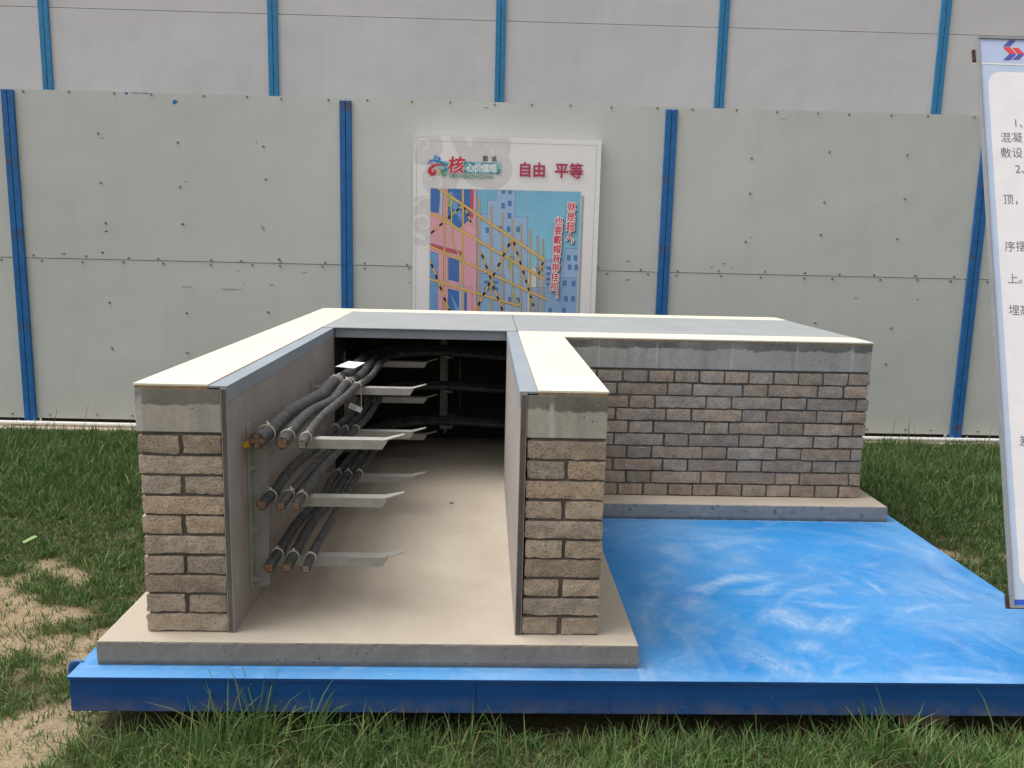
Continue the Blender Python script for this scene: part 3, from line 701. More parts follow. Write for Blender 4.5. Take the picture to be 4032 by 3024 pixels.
def shell_brick(mb, x0, x1, y0, y1, z0, z1, st, seed, tint, amp=.0016, rnd=.0032):
    """a cement brick: rounded, crumbly box surface"""
    nn = [max(2, int(round((b-a)/st))) for a, b in ((x0, x1), (y0, y1), (z0, z1))]
    ids = {}; vs = []; fs = []
    c = Vector(((x0+x1)/2, (y0+y1)/2, (z0+z1)/2)); hx = Vector(((x1-x0)/2, (y1-y0)/2, (z1-z0)/2))
    def vid(i, j, k):
        key = (i, j, k)
        if key in ids: return ids[key]
        u = Vector((2*i/nn[0]-1, 2*j/nn[1]-1, 2*k/nn[2]-1)); q = Vector((u.x*hx.x, u.y*hx.y, u.z*hx.z))
        inn = Vector([max(-(hx[a]-rnd), min(hx[a]-rnd, q[a])) for a in range(3)]); d = q-inn
        if d.length > rnd: q = inn + d.normalized()*rnd
        w = c+q; s = Vector((seed*3.1, seed*1.7, 0))
        e = Vector((mnoise.noise(w*55+s), mnoise.noise(w*55+s+Vector((9, 3, 5))), mnoise.noise(w*55+s+Vector((2, 8, 1)))))
        e2 = Vector((mnoise.noise(w*14+s), mnoise.noise(w*14+s+Vector((9, 3, 5))), mnoise.noise(w*14+s+Vector((2, 8, 1)))))
        if abs(u.z) < .99 and (abs(u.x) > .99) + (abs(u.y) > .99) >= 1 or (abs(u.x) > .99) + (abs(u.y) > .99) + (abs(u.z) > .99) >= 2:
            w = w + e*amp + e2*amp*.9
        ids[key] = len(vs); vs.append(w); return ids[key]
    for ax in range(3):
        a1, a2 = [(1, 2), (2, 0), (0, 1)][ax]
        for side in (0, nn[ax]):
            for i in range(nn[a1]):
                for j in range(nn[a2]):
                    q = []
                    for (di, dj) in ((0, 0), (1, 0), (1, 1), (0, 1)):
                        t = [0, 0, 0]; t[ax] = side; t[a1] = i+di; t[a2] = j+dj; q.append(vid(*t))
                    fs.append(tuple(q) if side else tuple(reversed(q)))
    mb.add(vs, fs, M_brick, tint)
for i, (x0, x1, y0, lab) in enumerate(((2.50, 2.655, .02, 'half hidden brown brick wedged under the right end of the blue platform'), (1.56, 1.70, .12, 'brown brick deep in the grass under the middle of the blue platform'),)):
    b = MB(); shell_brick(b, x0, x1, y0, y0+.115, -.285, -.1885, .02, 50+i, (.95, .78, .66)); tag(b.build('support_brick', smooth=True), lab, 'brick', 'bricks carrying the blue platform')

# ================================================================== BRICK TRENCH
tr = thing('cable_trench', 'L-shaped brick cable trench model with cream coping, standing on blue platform', 'cable trench', (1.5, 1.5, -.076))
slab = MB(); SP = [(0, 0), (1.6446, 0), (1.6446, 1.4468), (3.111, 1.4468), (3.111, 3.08), (0, 3.08)]
# crumbly slab: rim drawn as many short steps so the arrises are not ruler straight
def rim(poly, st):
    o = []
    for i in range(len(poly)):
        p, q = Vector(poly[i]), Vector(poly[(i+1) % len(poly)]); n = max(1, int((q-p).length/st))
        o += [tuple(p+(q-p)*k/n) for k in range(n)]
    return o
RP_ = rim(SP, .02); vs = []; N = len(RP_)
def wob(x, y, k, a): return a*mnoise.noise(Vector((x*22, y*22, k*7.3))) + a*.8*mnoise.noise(Vector((x*70, y*70, k*3.1)))
prof = ((-.0758, .002, 0), (-.060, 0, 1), (-.030, 0, 2), (-.006, .0, 3), (-.0015, .0015, 4), (0, .006, 5))
cen = []
for i in range(N):
    a, b = Vector(RP_[i-1]), Vector(RP_[(i+1) % N]); d = (b-a).normalized(); cen.append(Vector((-d.y, d.x)))
rings = []
for z, ins, k in prof:
    ring = []
    for i in range(N):
        x, y = RP_[i]; w = ins + (abs(wob(x, y, k, .0022)) if k in (0, 3, 4, 5) else wob(x, y, k, .0006))
        ring.append((x+cen[i].x*w, y+cen[i].y*w, z))
    rings.append(ring)
for k in range(len(rings)-1):
    for i in range(N):
        j = (i+1) % N; q = RP_[i]
        m = M_cream if k == len(rings)-2 else (M_slabagg if q[0] > 1.64 and 1.40 < q[1] < 1.5 else M_slabside)
        slab.add([rings[k][i], rings[k][j], rings[k+1][j], rings[k+1][i]], [(0, 1, 2, 3)], m)
slab.add(rings[-1], [tuple(range(N))], M_cream); slab.add(rings[0], [tuple(reversed(range(N)))], M_slabside)
slab.build('base_slab', tr)
dd = MB()
dpoly = [(x-.004*1, y) for x, y in ((0, 0),)]
YF = .0645
bw = MB(); rb = random.Random(5)
def tint(rg, warm):
    v = rg.uniform(.82, 1.18); w = rg.uniform(-.06, .06)
    base = (1.12, 1.04, .95) if warm else (1.13, 1.05, .98)
    return tuple(v*b*(1+s*w) for b, s in zip(base, (1, 0, -1)))
CO = .0628; BH = .0552
def course_z(i): return .004+CO*i                      # course 0 = bottom
def end_wall(mb, x0, x1, y1, top_two, mir, seed):
    """a one-brick wall running back in +y, English bond; its end faces the viewer"""
    rg = random.Random(seed)
    for i in range(10):
        z = course_z(i); two = (((9-i) % 2 == 0) == top_two); jx = rg.uniform(-.003, .003) - (.002*(i-5))*.0
        warm = rg.random() < .8
        y = YF + rg.uniform(-.0015, .0015); k = 0
        while y < y1-.03:
            first = k == 0; st = .0105 if first else .035
            if two:
                e = min(y+.24, y1); m = (x0+x1)/2 + rg.uniform(-.006, .006); gp = rg.uniform(.0042, .0065)
                shell_brick(mb, x0+jx, m-gp, y, e, z, z+BH+rg.uniform(-.002, .001), st, seed+i*7+k, tint(rg, warm), .0032)
                shell_brick(mb, m+gp, x1+jx*.3, y, e, z+rg.uniform(-.001, .001), z+BH+rg.uniform(-.002, .001), st, seed+i*7+k+3, tint(rg, warm), .0032)
            else:
                e = min(y+.115, y1)
                shell_brick(mb, x0+jx, x1+jx*.3, y, e, z, z+BH+rg.uniform(-.0015, .001), st, seed+i*7+k, tint(rg, warm), .0032)
            y = e+.0095; k += 1
    mb.box(x0+.008, x1-.004, YF+.0075, y1-.012, .001, .632, M_mortar)
L = MB(); end_wall(L, .128, .374, 2.98, True, False, 100); L.build('brick_wall', tr, 0, True)
Rr = MB(); end_wall(Rr, 1.287, 1.527, 1.57, False, True, 200); Rr.build('brick_wall', tr, 0, True)
A = MB(); rg = random.Random(77)
for i in range(10):
    z = course_z(i); x = 1.5275; end = 3.028 + rg.uniform(-.006, .004)
    allh = i in (0, 9); ph = rg.choice([0]) + i
    k = 0
    x += (.05 if allh else (.085 if i % 2 else .145))*1.0
    first = (1.5285, x-.009)
    seq = [first]
    while x < end-.03:
        l = .115 if allh else (.24 if (k+i) % 2 else .115)
        e = min(x+l+rg.uniform(-.003, .003), end)
        if end-e < .05: e = end
        seq.append((x, e)); x = e+rg.uniform(.0065, .0095); k += 1
    for q, (a, b) in enumerate(seq):
        if b-a < .012: continue
        dy = rg.uniform(-.002, .003)
        shell_brick(A, a, b, 1.5802+dy, 1.69, z+rg.uniform(-.0012, .0012), z+BH+rg.uniform(-.0015, .001), .013, 300+i*31+q, tint(rg, rg.random() < .5), .0028)
A.box(1.535, 3.020, 1.5875, 1.795, .001, .632, M_mortar); A.build('brick_wall', tr, 0, True)
B = MB(); rg = random.Random(78)
for i in range(10):
    z = course_z(i); x = .383 if i % 2 else .39
    while x < 3.02:
        e = min(x+.24, 3.028); shell_brick(B, x, e, 2.885, 2.987, z, z+BH, .04, 700+i*20+int(x*7), tint(rg, False)); x = e+.0095
B.box(.38, 3.02, 2.782, 2.978, .001, .632, M_mortar); B.build('brick_wall', tr, 0, True)
E_ = MB()  # end wall added out of sight to keep light out of the covered arm
for i in range(10):
    z = course_z(i); y = 1.80
    while y < 2.77:
        e = min(y+(.24 if i % 2 else .18), 2.775); shell_brick(E_, 2.93, 3.026, y, e, z, z+BH, .05, 900+i*9+int(y*9), tint(rg, False)); y = e+.0095
E_.box(2.91, 3.015, 1.80, 2.775, .001, .70, M_mortar); E_.build('brick_wall', tr, 0, True)
# ring beam on top of the bricks
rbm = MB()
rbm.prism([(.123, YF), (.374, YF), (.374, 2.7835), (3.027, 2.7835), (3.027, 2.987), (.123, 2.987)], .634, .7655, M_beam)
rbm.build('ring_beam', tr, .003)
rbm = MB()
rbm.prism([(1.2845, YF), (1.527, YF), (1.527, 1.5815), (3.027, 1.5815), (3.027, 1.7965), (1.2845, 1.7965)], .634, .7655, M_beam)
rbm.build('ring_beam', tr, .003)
# rendered inner faces; their raw ends show as a dark cement strip
edge = lambda a, b: M_cement if abs(a[1]-YF) < .01 and abs(b[1]-YF) < .01 else None
pl = MB(); pl.prism([(.3745, YF-.003), (.394, YF-.003), (.394, 1.826), (.3745, 1.826)], .0005, .7695, M_plaster, None, edge); pl.build('plaster_lining', tr, .0025)
pl = MB(); pl.prism([(.3745, 1.827), (.3935, 1.827), (.3935, 2.762), (3.02, 2.762), (3.02, 2.7825), (.3745, 2.7825)], .0005, .7695, M_shaderender); pl.build('shade_dark_lining', tr, .0025)
pl = MB(); pl.prism([(1.2633, YF-.003), (1.284, YF-.003), (1.284, 1.797), (2.9, 1.797), (2.9, 1.818), (1.2633, 1.818)], .0005, .7695, M_plaster, None, edge); pl.build('plaster_lining', tr, .0025)
# painted edge trim
for xa, xb, xi0, xi1, ye in ((.3405, .3965, .394, .3965, 1.803), (1.2606, 1.3145, 1.2606, 1.2632, 1.803)):
    t = MB()
    t.box(xa, xb, YF-.001, ye, .7697, .7765, M_trim); t.box(xi0, xi1, YF-.001, 2.76 if xa < 1 else ye, .730, .7696, M_trim)
    t.build('edge_trim', tr, .001)
# coping tiles on a thin tan bed
bed = MB()
bed.prism([(.1245, YF+.001), (.339, YF+.001), (.339, 2.782), (3.028, 2.782), (3.028, 2.986), (.1245, 2.986)], .7657, .7735, M_tan)
bed.prism([(1.3155, YF+.001), (1.526, YF+.001), (1.526, 1.582), (3.028, 1.582), (3.028, 1.798), (1.3155, 1.798)], .7657, .7735, M_tan); bed.build('tile_bed', tr)
def tiles(x0, x1, y0, y1, along, cuts):
    c = [0]+cuts+[1]
    for a, b in zip(c[:-1], c[1:]):
        t = MB(); g_ = .0007
        if along == 'y': t.box(x0, x1, y0+(y1-y0)*a+g_, y0+(y1-y0)*b-g_, .7736, .7805, M_tile)
        else: t.box(x0+(x1-x0)*a+g_, x0+(x1-x0)*b-g_, y0, y1, .7736, .7805, M_tile)
        t.build('coping_tile', tr, .001)
tiles(.121, .3395, YF-.001, 2.989, 'y', [.2, .41, .62, .82])
tiles(.3405, 3.03, 2.7805, 2.989, 'x', [.06, .135, .21, .29, .375, .46, .55, .64, .74, .87])
tiles(1.3165, 1.529, YF-.001, 1.5795, 'y', [.4, .8]); tiles(1.3165, 3.03, 1.5805, 1.7995, 'x', [.18, .33, .5, .75])
# orange set-out lines round the brackets on the render
def frame_lines(P, yz, x=None, y=None):
    (a0, a1), (z0, z1) = yz; w = .0035
    for q in ((a0, a0+w, z0, z1), (a0, a0+.03, z1-w, z1), (a0, a0+.035, z0, z0+w), (a1-w, a1, z0, z1)):
        if x is not None: P.box(x, x+.0006, q[0], q[1], q[2], q[3], M_orange)
        else: P.box(q[0], q[1], y-.0006, y, q[2], q[3], M_orange)
for yc in (.28, 1.28, 2.13):
    m_ = MB(); frame_lines(m_, ((yc-.09, yc+.11), (.21, .60)), x=.3942); m_.build('paint_line', tr, weld=False)
m_ = MB(); frame_lines(m_, ((.877, 1.003), (.20, .535)), y=2.7615); m_.build('paint_line', tr, weld=False)

# two lift-off covers over the rear arm
for x0, x1, lab in ((.3415, 1.3125, 'shorter grey trench cover plate over the open end, left of the seam'), (1.3158, 3.03, 'longer grey trench cover plate reaching to the right end of trench')):
    cv = thing('trench_cover', lab, 'trench cover', ((x0+x1)/2, 2.3, .77), 'grey cover plates on the trench')
    c = MB(); c.box(x0, x1, 1.8015, 2.7790, .7752, .7800, M_cover); c.build('plate', cv, .001)
    c = MB(); yl = 1.825; xa, xb = (max(x0, .40), min(x1, 1.259)) if x0 < 1 else (1.34, 2.88)
    c.box(xa, xb, yl, yl+.04, .727, .7745, M_trim); c.build('stiffener', cv, .002)

# ================================================================== CABLE BRACKETS
def make_bracket(label):
    """angle-steel upright on the wall plane x=0 with three cantilever arms towards +x; origin at floor"""
    b = thing('cable_bracket', label, 'cable bracket', (.3947, .30, 0), 'galvanised brackets carrying cables')
    x0, y0 = .3947, .30
    u = MB(); n = 8
    zt, zb_ = .622, .055
    top = [(y0-.052+.022-.022*math.cos(math.pi*k/n), zt-.022+.022*math.sin(math.pi*k/n)) for k in range(n+1)]
    # wall flange with a rounded tongue above the top arm
    pr = [(y0-.052, zb_+.01), (y0-.046, zb_), (y0-.004, zb_), (y0-.004, .572), (y0-.008, .58)] + list(reversed(top))
    vs = [(x0, y, z) for y, z in pr] + [(x0+.005, y, z) for y, z in pr]; m = len(pr)
    u.add(vs, [tuple(range(m)), tuple(reversed(range(m, 2*m)))] + [(k, (k+1) % m, m+(k+1) % m, m+k) for k in range(m)], M_galv)
    pr = [(x0+.005, zb_), (x0+.046, zb_), (x0+.052, zb_+.008), (x0+.052, .552), (x0+.005, .552)]
    vs = [(x, y0-.008, z) for x, z in pr] + [(x, y0-.003, z) for x, z in pr]; m = len(pr)
    u.add(vs, [tuple(range(m)), tuple(reversed(range(m, 2*m)))] + [(k, (k+1) % m, m+(k+1) % m, m+k) for k in range(m)], M_galv)
    uo = u.build('upright', b, .0012)
    for zt in (.56, .362, .155):
        a = MB(); th = .0042; L1, L2 = x0+.445, x0+.50
        pr = [(x0+.004, zt-.028), (x0+.427, zt-.028), (L1, zt), (x0+.004, zt)]
        vs = [(x, y0, z) for x, z in pr] + [(x, y0+th, z) for x, z in pr]
        a.add(vs, [(0, 1, 2, 3), (7, 6, 5, 4), (0, 4, 5, 1), (1, 5, 6, 2), (2, 6, 7, 3), (3, 7, 4, 0)], M_galv)
        q = [(x0+.004, zt), (L1-.012, zt), (L1, zt+.003), (L2, zt+.021)]
        th = .0034
        for (xa, za), (xb, zb2) in zip(q[:-1], q[1:]):
            da, db = [.044 if x < L2-.03 else .016 for x in (xa, xb)]
            a.add([(xa, y0, za), (xb, y0, zb2), (xb, y0+db, zb2), (xa, y0+da, za), (xa, y0, za+th), (xb, y0, zb2+th), (xb, y0+db, zb2+th), (xa, y0+da, za+th)],
                  [(0, 3, 2, 1), (4, 5, 6, 7), (0, 1, 5, 4), (1, 2, 6, 5), (2, 3, 7, 6), (3, 0, 4, 7)], M_galv)
        a.build('arm', b)
    for z in (.47, .26, .09):
        bo = MB(); bo.cyl((x0+.005, y0-.03, z), (1, 0, 0), .011, .008, M_galv, 6); bo.cyl((x0+.013, y0-.03, z), (1, 0, 0), .006, .012, M_galv, 8)
        bo.build('bolt', b)
    return b
b1 = make_bracket('nearest three-armed galvanised bracket on the left inner wall, at the open front')
gp = 'galvanised brackets carrying cables'
dup(b1, (.3947, 1.30, 0), 'middle three-armed bracket on the left inner wall, halfway to the covers', gp)
dup(b1, (.3947, 2.15, 0), 'shaded three-armed bracket on the left inner wall, under the grey cover', gp)
dup(b1, (.93, 2.7605, 0), 'dim bracket bolted to the dark back wall of the trench', gp, R(-90))
yl = MB(); yl.tube([(.404, .275, .552), (.402, .212, .5625)], .0098, M_yellow, 12); yo = yl.build('bolt_sleeve', b1, 0, True)

# ================================================================== CABLES
def spline(P, n=9):
    P = [Vector(p) for p in P]; o = []
    Q = [P[0]*2-P[1]] + P + [P[-1]*2-P[-2]]
    for i in range(1, len(Q)-2):
        for k in range(n):
            t = k/n; a, b, c, d = Q[i-1:i+3]
            o.append(.5*((2*b)+(c-a)*t+(2*a-5*b+4*c-d)*t*t+(3*b-a-3*c+d)*t**3))
    return o+[P[-1]]
def cable(z0, r, xs, lane, cores, cmat, label, seed, droop):
    rg = random.Random(seed); zc = z0+.0045+r
    cb = thing('power_cable', label, 'cable', (xs[0], .17, zc), 'black cables lying on the brackets')
    P = [(xs[0], .165, zc+droop), (xs[1], .32, zc), (xs[1]+.004+rg.uniform(-.007, .006), .58, zc+rg.uniform(0, .012)), (xs[2]-.006+rg.uniform(-.008, .006), .92, zc+rg.uniform(-.010, .016)), (xs[2]-.004, 1.14, zc+.008), (xs[2], 1.32, zc),
         (xs[2]+.004, 1.62, zc-.012), (xs[2]+.01, 1.92, zc+.004), (xs[2]+.012, 2.17, zc), (.66+lane*.5, 2.40-lane, zc+.006), (.95, 2.50-lane, zc), (1.5, 2.53-lane, zc-.03), (2.1, 2.53-lane, zc-.025), (2.88, 2.53-lane, zc)]
    pts = spline(P); s = MB(); s.tube(pts, [r*(1+.03*mnoise.noise(p*9+Vector((seed, 0, 0)))) for p in pts], M_sheath, 20)
    s.build('sheath', cb, 0, True, False)
    d = (pts[0]-pts[1]).normalized(); e = pts[0]; a = Vector((1, 0, 0)); a = (a-d*a.dot(d)).normalized(); bb = d.cross(a)
    f = MB(); f.cyl(e-d*.001, d, r*.90, .0016, M_sheath, 22)
    f.build('inner_jacket', cb, 0, False)
    spots = [(0, 0)] if cores == 5 else []
    m = 4
    for k in range(m): g = math.pi/4*(0 if cores == 5 else 1)+2*math.pi*k/m; spots.append((r*(.56 if cores == 5 else .45)*math.cos(g), r*(.56 if cores == 5 else .45)*math.sin(g)))
    for i, (u, v) in enumerate(spots):
        rr = r*((.24 if i == 0 else .30) if cores == 5 else .36)
        c = MB(); q = e+a*u+bb*v
        c.cyl(q+d*.0005, d, rr*1.12, .002, M_insul, 16); c.cyl(q+d*.0005, d, rr*.88, .0028, cmat, 16); c.build('conductor', cb, 0, False)
    for j, yy in enumerate((.265+rg.uniform(-.012, .012), 1.24+rg.uniform(-.03, .03), 1.30)):
        if j == 2 and r < .02: continue
        i = min(range(1, len(pts)-1), key=lambda k_: abs(pts[k_].y-yy) if pts[k_].x < .8 else 9)
        t = (pts[i+1]-pts[i-1]).normalized(); t = (t+Vector((0, rg.uniform(-.1, .1), rg.uniform(-.1, .25)))).normalized()
        k = MB(); k.torus(pts[i], t, r*1.06, .0028, M_tie, 24, 6); q = pts[i]+Vector((rg.uniform(-.2, .6)*r, 0, r*1.1))
        for _ in range(3): w = Vector((rg.uniform(-1, 1), rg.uniform(-1, 1), rg.uniform(-.2, 1)))*.006; k.tube([q, q+w*.6, q+w*1.5], [.004, .0035, .002], M_tie, 6)
        k.build('cable_tie', cb, 0, True, False)
    return cb
CB = [
 (.56, .0265, (.450, .458, .500), .00, 5, M_copper, 'thickest black cable with five copper cores on the top arms, by the wall'),
 (.56, .0200, (.528, .523, .557), .055, 4, M_copper, 'middle black cable with copper cores on the top bracket arms'),
 (.56, .0155, (.590, .580, .605), .10, 4, M_alu, 'thinner grey-cored black cable on the top arms, farthest from wall'),
 (.362, .0180, (.460, .466, .502), .0, 3, M_copper, 'black cable nearest the wall on the middle row of bracket arms'),
 (.362, .0155, (.520, .522, .548), .05, 4, M_copper, 'centre black cable on the middle row of bracket arms'),
 (.362, .0155, (.567, .566, .590), .09, 4, M_copper, 'outermost black cable with bulky white tie on the middle arms'),
 (.155, .0175, (.477, .478, .506), .0, 4, M_copper, 'black cable nearest the wall on the lowest bracket arms'),
 (.155, .0175, (.535, .533, .556), .05, 4, M_copper, 'centre black cable with copper cores on the lowest bracket arms'),
 (.155, .0145, (.596, .590, .600), .09, 4, M_alu, 'thin grey-cored black cable, outermost on the lowest bracket arms'),
]
for i, (z0, r, xs, ln, co, cm, lb) in enumerate(CB): cable(z0, r, xs, ln, co, cm, lb, 11+i, -.004)
# white cards tied to cables
t = MB(); t.add([(.475, 1.40, .642), (.565, 1.37, .640), (.600, 1.47, .652), (.520, 1.49, .655), (.475, 1.40, .6405), (.565, 1.37, .6385), (.600, 1.47, .6505), (.520, 1.49, .6535)],
                [(0, 1, 2, 3), (7, 6, 5, 4), (0, 4, 5, 1), (1, 5, 6, 2), (2, 6, 7, 3), (3, 7, 4, 0)], M_card)
tag(t.build('cable_tag'), 'blank white card lying on the thickest top cable', 'tag', 'white tags tied to cables')
tg = thing('cable_tag', 'small white printed card dangling below the top cables', 'tag', (.59, 1.12, .5), 'white tags tied to cables')
def tagp(u, v, o=0): return (.580+u*.052+v*.010, 1.10-o, .512-u*.022+v*.020)
t = MB(); vs = [tagp(u, v, o) for o in (0, -.0012) for u, v in ((0, 0), (1, 0), (1, 1), (0, 1))]
t.add(vs, [(0, 1, 2, 3), (7, 6, 5, 4), (0, 4, 5, 1), (1, 5, 6, 2), (2, 6, 7, 3), (3, 7, 4, 0)], M_card); t.build('card', tg)
t = MB()
for k in range(4): t.add([tagp(u, v, .0004) for u, v in ((.12, .2+k*.17), (.6, .2+k*.17), (.6, .26+k*.17), (.12, .26+k*.17))], [(0, 1, 2, 3)], M_ink)
t.build('printed_lines', tg)
t = MB(); t.tube([tagp(.9, .9, .001), (.627, 1.16, .535), (.612, 1.24, .575)], .0012, M_tie, 6); t.build('string', tg)

# ================================================================== INFORMATION BOARD (leaning)
BO = Vector((2.72, -.115, .186)); sv = Vector((0, math.sin(R(16.913)), math.cos(R(16.913)))); nv = Vector((1, 0, 0)).cross(sv)
ib = thing('information_board', 'leaning white information board with pale blue border and Chinese text, right edge', 'sign board', tuple(BO))
def P3(a, s, c): return BO+Vector((1, 0, 0))*a+sv*s+nv*c
BWID, BH_ = 1.22, 1.797
def slabx(mb, a0, a1, s0, s1, c0, c1, m):
    vs = [P3(a, s, c) for a in (a0, a1) for s in (s0, s1) for c in (c0, c1)]
    mb.add(vs, [(0, 1, 3, 2), (4, 6, 7, 5), (0, 4, 5, 1), (2, 3, 7, 6), (0, 2, 6, 4), (1, 5, 7, 3)], m)
f = MB(); slabx(f, .004, BWID-.004, .004, BH_-.004, -.011, -.002, ink((.52, .62, .80))); f.build('face_panel', ib)
for q in ((0, BWID, BH_-.0075, BH_, ), (0, BWID, 0, .0085)):
    f = MB(); slabx(f, q[0], q[1], q[2], q[3], -.012, .0035, M_framealu); f.build('frame_rail', ib, .001)
for q in ((0, .0065), (BWID-.0065, BWID)):
    f = MB(); slabx(f, q[0], q[1], .0087, BH_-.0077, -.012, .0035, M_framealu); f.build('frame_rail', ib, .001)
def flat(mb, pts, c, m): mb.add([P3(a, s, c) for a, s in pts], [tuple(range(len(pts)))], m)
f = MB()
flat(f, [(.0065, 1.709), (BWID-.0065, 1.709), (BWID-.0065, BH_-.0075), (.0065, BH_-.0075)], -.0012, ink((.50, .58, .82)))
flat(f, [(.0065, 1.7025), (BWID-.0065, 1.7025), (BWID-.0065, 1.7085), (.0065, 1.7085)], -.0012, ink((.80, .80, .82)))
rr = .045; a0, a1, s0, s1 = .0285, BWID-.0285, .055, 1.678
rp = []
for cx, cy, g0 in ((a1-rr, s1-rr, 0), (a0+rr, s1-rr, 90), (a0+rr, s0+rr, 180), (a1-rr, s0+rr, 270)):
    rp += [(cx+rr*math.cos(R(g0+k*10)), cy+rr*math.sin(R(g0+k*10))) for k in range(10)]
flat(f, rp, -.0008, ink((.86, .83, .86)))
flat(f, [(.0065, .0087), (BWID-.0065, .0087), (BWID-.0065, .0245), (.0065, .0245)], -.0008, ink((.03, .11, .62)))
f.build('printed_face', ib, weld=False)
f = MB(); PU, RE = ink((.10, .10, .42)), ink((.80, .07, .07))
for m, pts in ((PU, [(.1063, 1.7909), (.1286, 1.7912), (.1076, 1.77), (.0849, 1.7696)]), (RE, [(.0836, 1.7665), (.1069, 1.7673), (.1256, 1.7452), (.1044, 1.7445)]),
               (RE, [(.1142, 1.765), (.1343, 1.7659), (.1536, 1.7454), (.1329, 1.7447)]), (PU, [(.1044, 1.7438), (.1277, 1.7445), (.1065, 1.7229), (.0824, 1.7222)]),
               (PU, [(.1334, 1.7442), (.1536, 1.7448), (.1343, 1.7253), (.1132, 1.7246)])):
    flat(f, [(a, s-.004) for a, s in reversed(pts)], -.0004, m)
f.build('emblem', ib, weld=False)
f = MB(); tm = ink((.16, .16, .18))
for body, a, s, h, wd in (('1、', .1129, 1.5073, .037, 1), ('混', .0745, 1.4571, .036, 1), ('凝', .1103, 1.4581, .036, 1), ('敷', .0713, 1.4063, .036, 1), ('设', .1087, 1.4074, .036, 1), ('2、', .1094, 1.3546, .037, 1),
                          ('顶', .0691, 1.2529, .036, 1), ('，', .1050, 1.2529, .036, 1), ('序', .0652, 1.1005, .036, 1), ('摆', .1004, 1.1013, .036, 1), ('上', .0673, .9977, .036, 1), ('。', .1020, .9977, .036, 1),
                          ('埋', .0649, .8976, .036, 1), ('高', .1000, .8983, .036, 1), ('差', .0715, .4935, .036, 1)):
    vs, fs = glyphs(body, 0)
    ox = -.33 if body[0] in '12' else -.5
    f = MB(); f.add([P3(a+h*(x+ox), s+h*(y-.38), -.0004) for x, y in vs], fs, tm); f.build('printed_character', ib, weld=False)
for s in (1.738, .016):
    f = MB(); slabx(f, -.0085, BWID+.0085, s-.02, s+.02, -.02, -.0125, M_rust); slabx(f, .03, BWID-.03, s-.02, s-.015, -.05, -.02, M_rust); f.build('bracket_rail', ib, .001)
for a in (.80, 1.17):
    f = MB(); slabx(f, a, a+.04, -.475, 1.75, -.061, -.0505, M_rust); slabx(f, a, a+.006, -.475, 1.75, -.09, -.0612, M_rust); f.build('leg', ib, .001)
    t_ = P3(a+.02, 1.68, -.10); f = MB(); f.tube([t_, (t_.x, 1.02, -.29)], .017, M_rust, 4); f.build('leg', ib)

# ================================================================== small leaf on the lawn
lf = MB(); lc = Vector((-.985, 1.46, -.222))
lp = [(-.05, 0), (-.02, .016), (.02, .018), (.055, .004), (.02, -.012), (-.02, -.014)]
lf.add([lc+Vector((x*.7, y*1.2, .012*math.sin(x*30)+y*.4)) for x, y in lp], [tuple(range(6))], M_leaf)
tag(lf.build('fallen_leaf', weld=False), 'single pale green leaf lying on the lawn to the left of trench', 'leaf')

lf = MB(); lc = Vector((1.008, 1.405, .0025))
lf.add([lc+Vector((x*.24, y*.3, .002+.002*math.sin(x*60))) for x, y in lp], [tuple(range(6))], M_rust)
tag(lf.build('dry_leaf', weld=False), 'tiny curled brown leaf on the cream trench floor', 'leaf')

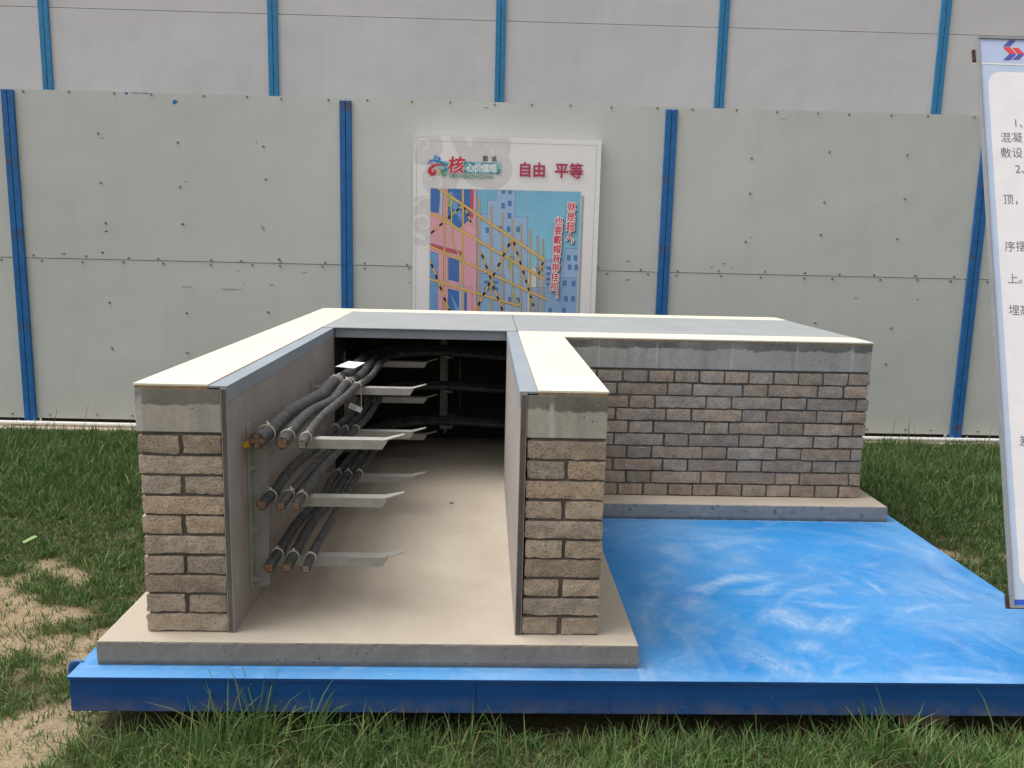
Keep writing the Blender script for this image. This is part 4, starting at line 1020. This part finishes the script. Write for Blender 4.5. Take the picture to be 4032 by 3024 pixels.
# ================================================================== GRASS
def lawn():
    rs = np.random.RandomState(3)
    bx, by, ht, wd, sp, tn = [], [], [], [], [], []
    def region(x0, x1, y0, y1, tufts, hfun, cover, w, nb):
        n = int((x1-x0)*(y1-y0)*tufts)
        for x, y in zip(rs.uniform(x0, x1, n), rs.uniform(y0, y1, n)):
            if -.035 < x < 3.15 and -.045 < y < 3.12: continue
            if y > 3.88: continue
            if patch(x, y) > cover(x, y): continue
            h = hfun(x, y)*rs.uniform(.7, 1.25); k = rs.randint(nb[0], nb[1])
            base = rs.uniform(0, 1)
            for _ in range(k):
                a = rs.uniform(0, 2*math.pi); d = rs.uniform(0, .03)
                bx.append((x+d*math.cos(a), y+d*math.sin(a), a)); ht.append(h*rs.uniform(.45, 1.15)); wd.append(w*rs.uniform(.7, 1.25))
                sp.append(rs.uniform(.15, .85 if rs.uniform() < .6 else 1.25)); tn.append((base, rs.uniform(0, 1), y))
    # left lawn: thick and high by the fence, worn to sand towards the viewer
    tallf = lambda x, y: .05+.075*max(0., min(1., (y-1.7)/1.0))*max(.45, min(1., (4.2-y)/1.1)) + .02*mnoise.noise(Vector((x*2, y*2, 7)))
    region(-3.6, -.035, 1.9, 3.95, 900, tallf, lambda x, y: 2, .0050, (9, 16))
    region(-3.0, -.035, .7, 1.9, 1150, lambda x, y: .040+.02*(mnoise.noise(Vector((x*2, y*2, 7)))+.5), cov, .0040, (9, 16))
    region(-2.2, -.035, -.75, .7, 1300, lambda x, y: .034+.022*(mnoise.noise(Vector((x*2, y*2, 7)))+.5), cov, .0034, (9, 16))
    region(-2.2, -.035, -.75, 1.5, 400, lambda x, y: .032, lambda x, y: 2, .0034, (7, 16))      # odd tufts on the bare sand
    # right side
    region(3.16, 6.3, 1.7, 3.95, 900, tallf, lambda x, y: 2, .0050, (9, 15))
    region(3.16, 5.2, -.1, 1.7, 1150, lambda x, y: .044+.02*(mnoise.noise(Vector((x*2, y*2, 7)))+.5), cov, .0040, (9, 15))
    # strip in front of the platform
    region(-.05, 4.0, -.75, -.09, 1350, lambda x, y: .060+.06*(mnoise.noise(Vector((x*2.9, y*2.9, 7)))+.3), cov, .0032, (8, 16))
    region(-.05, 4.0, -.20, -.06, 620, lambda x, y: .07+.20*max(0., mnoise.noise(Vector((x*2.4, 2.3, 7)))+.12), lambda x, y: .5, .0034, (5, 10))
    # long stray stems
    region(-3.4, -.1, 3.3, 3.93, 24, lambda x, y: .28, lambda x, y: 2, .0045, (2, 4)); region(3.2, 5.6, 3.1, 3.93, 30, lambda x, y: .26, lambda x, y: 2, .0045, (2, 4))
    region(-.05, 3.4, -.17, -.085, 70, lambda x, y: .17, lambda x, y: .6, .0034, (1, 4))
    B = np.array(bx); H = np.array(ht); Wd = np.array(wd); SPR = np.array(sp); T = np.array(tn); n = len(B)
    lean = H*SPR; hz = H*np.sqrt(np.maximum(.12, 1-np.minimum(SPR, 1.02)**2*.8))
    z0 = np.array([gz(x, y) for x, y in B[:, :2]])-.004
    dx, dy = np.cos(B[:, 2]), np.sin(B[:, 2])
    fa = rs.uniform(0, 2*math.pi, n); px, py = np.cos(fa)*Wd/2, np.sin(fa)*Wd/2
    V = np.zeros((n, 7, 3), np.float32)
    for lv, (t, wf) in enumerate(((0, .8), (.42, 1.), (.76, .72))):
        c = np.stack([B[:, 0]+dx*lean*t**1.9, B[:, 1]+dy*lean*t**1.9, z0+hz*(t if t < .5 else t-.12*(t-.4)*SPR)], 1)
        V[:, lv*2] = c-np.stack([px*wf, py*wf, 0*px], 1); V[:, lv*2+1] = c+np.stack([px*wf, py*wf, 0*px], 1)
    V[:, 6] = np.stack([B[:, 0]+dx*lean, B[:, 1]+dy*lean, z0+hz*(1-.14*SPR)], 1)
    C0, C1, DR = np.array((.042, .105, .030)), np.array((.165, .262, .085)), np.array((.30, .25, .11))
    near = np.clip((1.6-T[:, 2])/2.2, 0, 1)[:, None]
    col = C0+(C1-C0)*(.35*T[:, :1]+.65*T[:, 1:2]**1.6)
    col = col*(.85+.35*near) + near*np.array((.010, .012, .004))
    dry = (rs.uniform(0, 1, n) < np.where(T[:, 2] < 2.0, .17, .09))[:, None]; col = np.where(dry, col*.35+DR*.65, col)
    CC = np.ones((n, 7, 4), np.float32); CC[:, :, :3] = col[:, None, :]
    CC[:, 6, :3] = CC[:, 6, :3]*.8+np.array((.24, .22, .09))*.2
    me = bpy.data.meshes.new('grass'); me.vertices.add(n*7); me.vertices.foreach_set('co', V.ravel())
    o = np.arange(n)[:, None]*7
    q = np.concatenate([o+np.array([[0, 1, 3, 2]]), o+np.array([[2, 3, 5, 4]]), ], 1).reshape(n, 8); tri = o+np.array([[4, 5, 6]])
    loops = np.concatenate([q, tri], 1).ravel().astype(np.int32)
    me.loops.add(len(loops)); me.loops.foreach_set('vertex_index', loops)
    st = (np.arange(n)[:, None]*11+np.array([[0, 4, 8]])).ravel().astype(np.int32)
    me.polygons.add(n*3); me.polygons.foreach_set('loop_start', st)
    me.update(calc_edges=True); me.validate()
    a = me.color_attributes.new('tint', 'FLOAT_COLOR', 'POINT'); a.data.foreach_set('color', CC.ravel())
    me.polygons.foreach_set('use_smooth', [True]*len(me.polygons))
    me.materials.append(M_grass)
    ob = bpy.data.objects.new('grass', me); COL.objects.link(ob); ob['kind'] = 'stuff'
    print('blades', n)
lawn()
for o in S.objects:
    if '_w' in o: del o['_w']
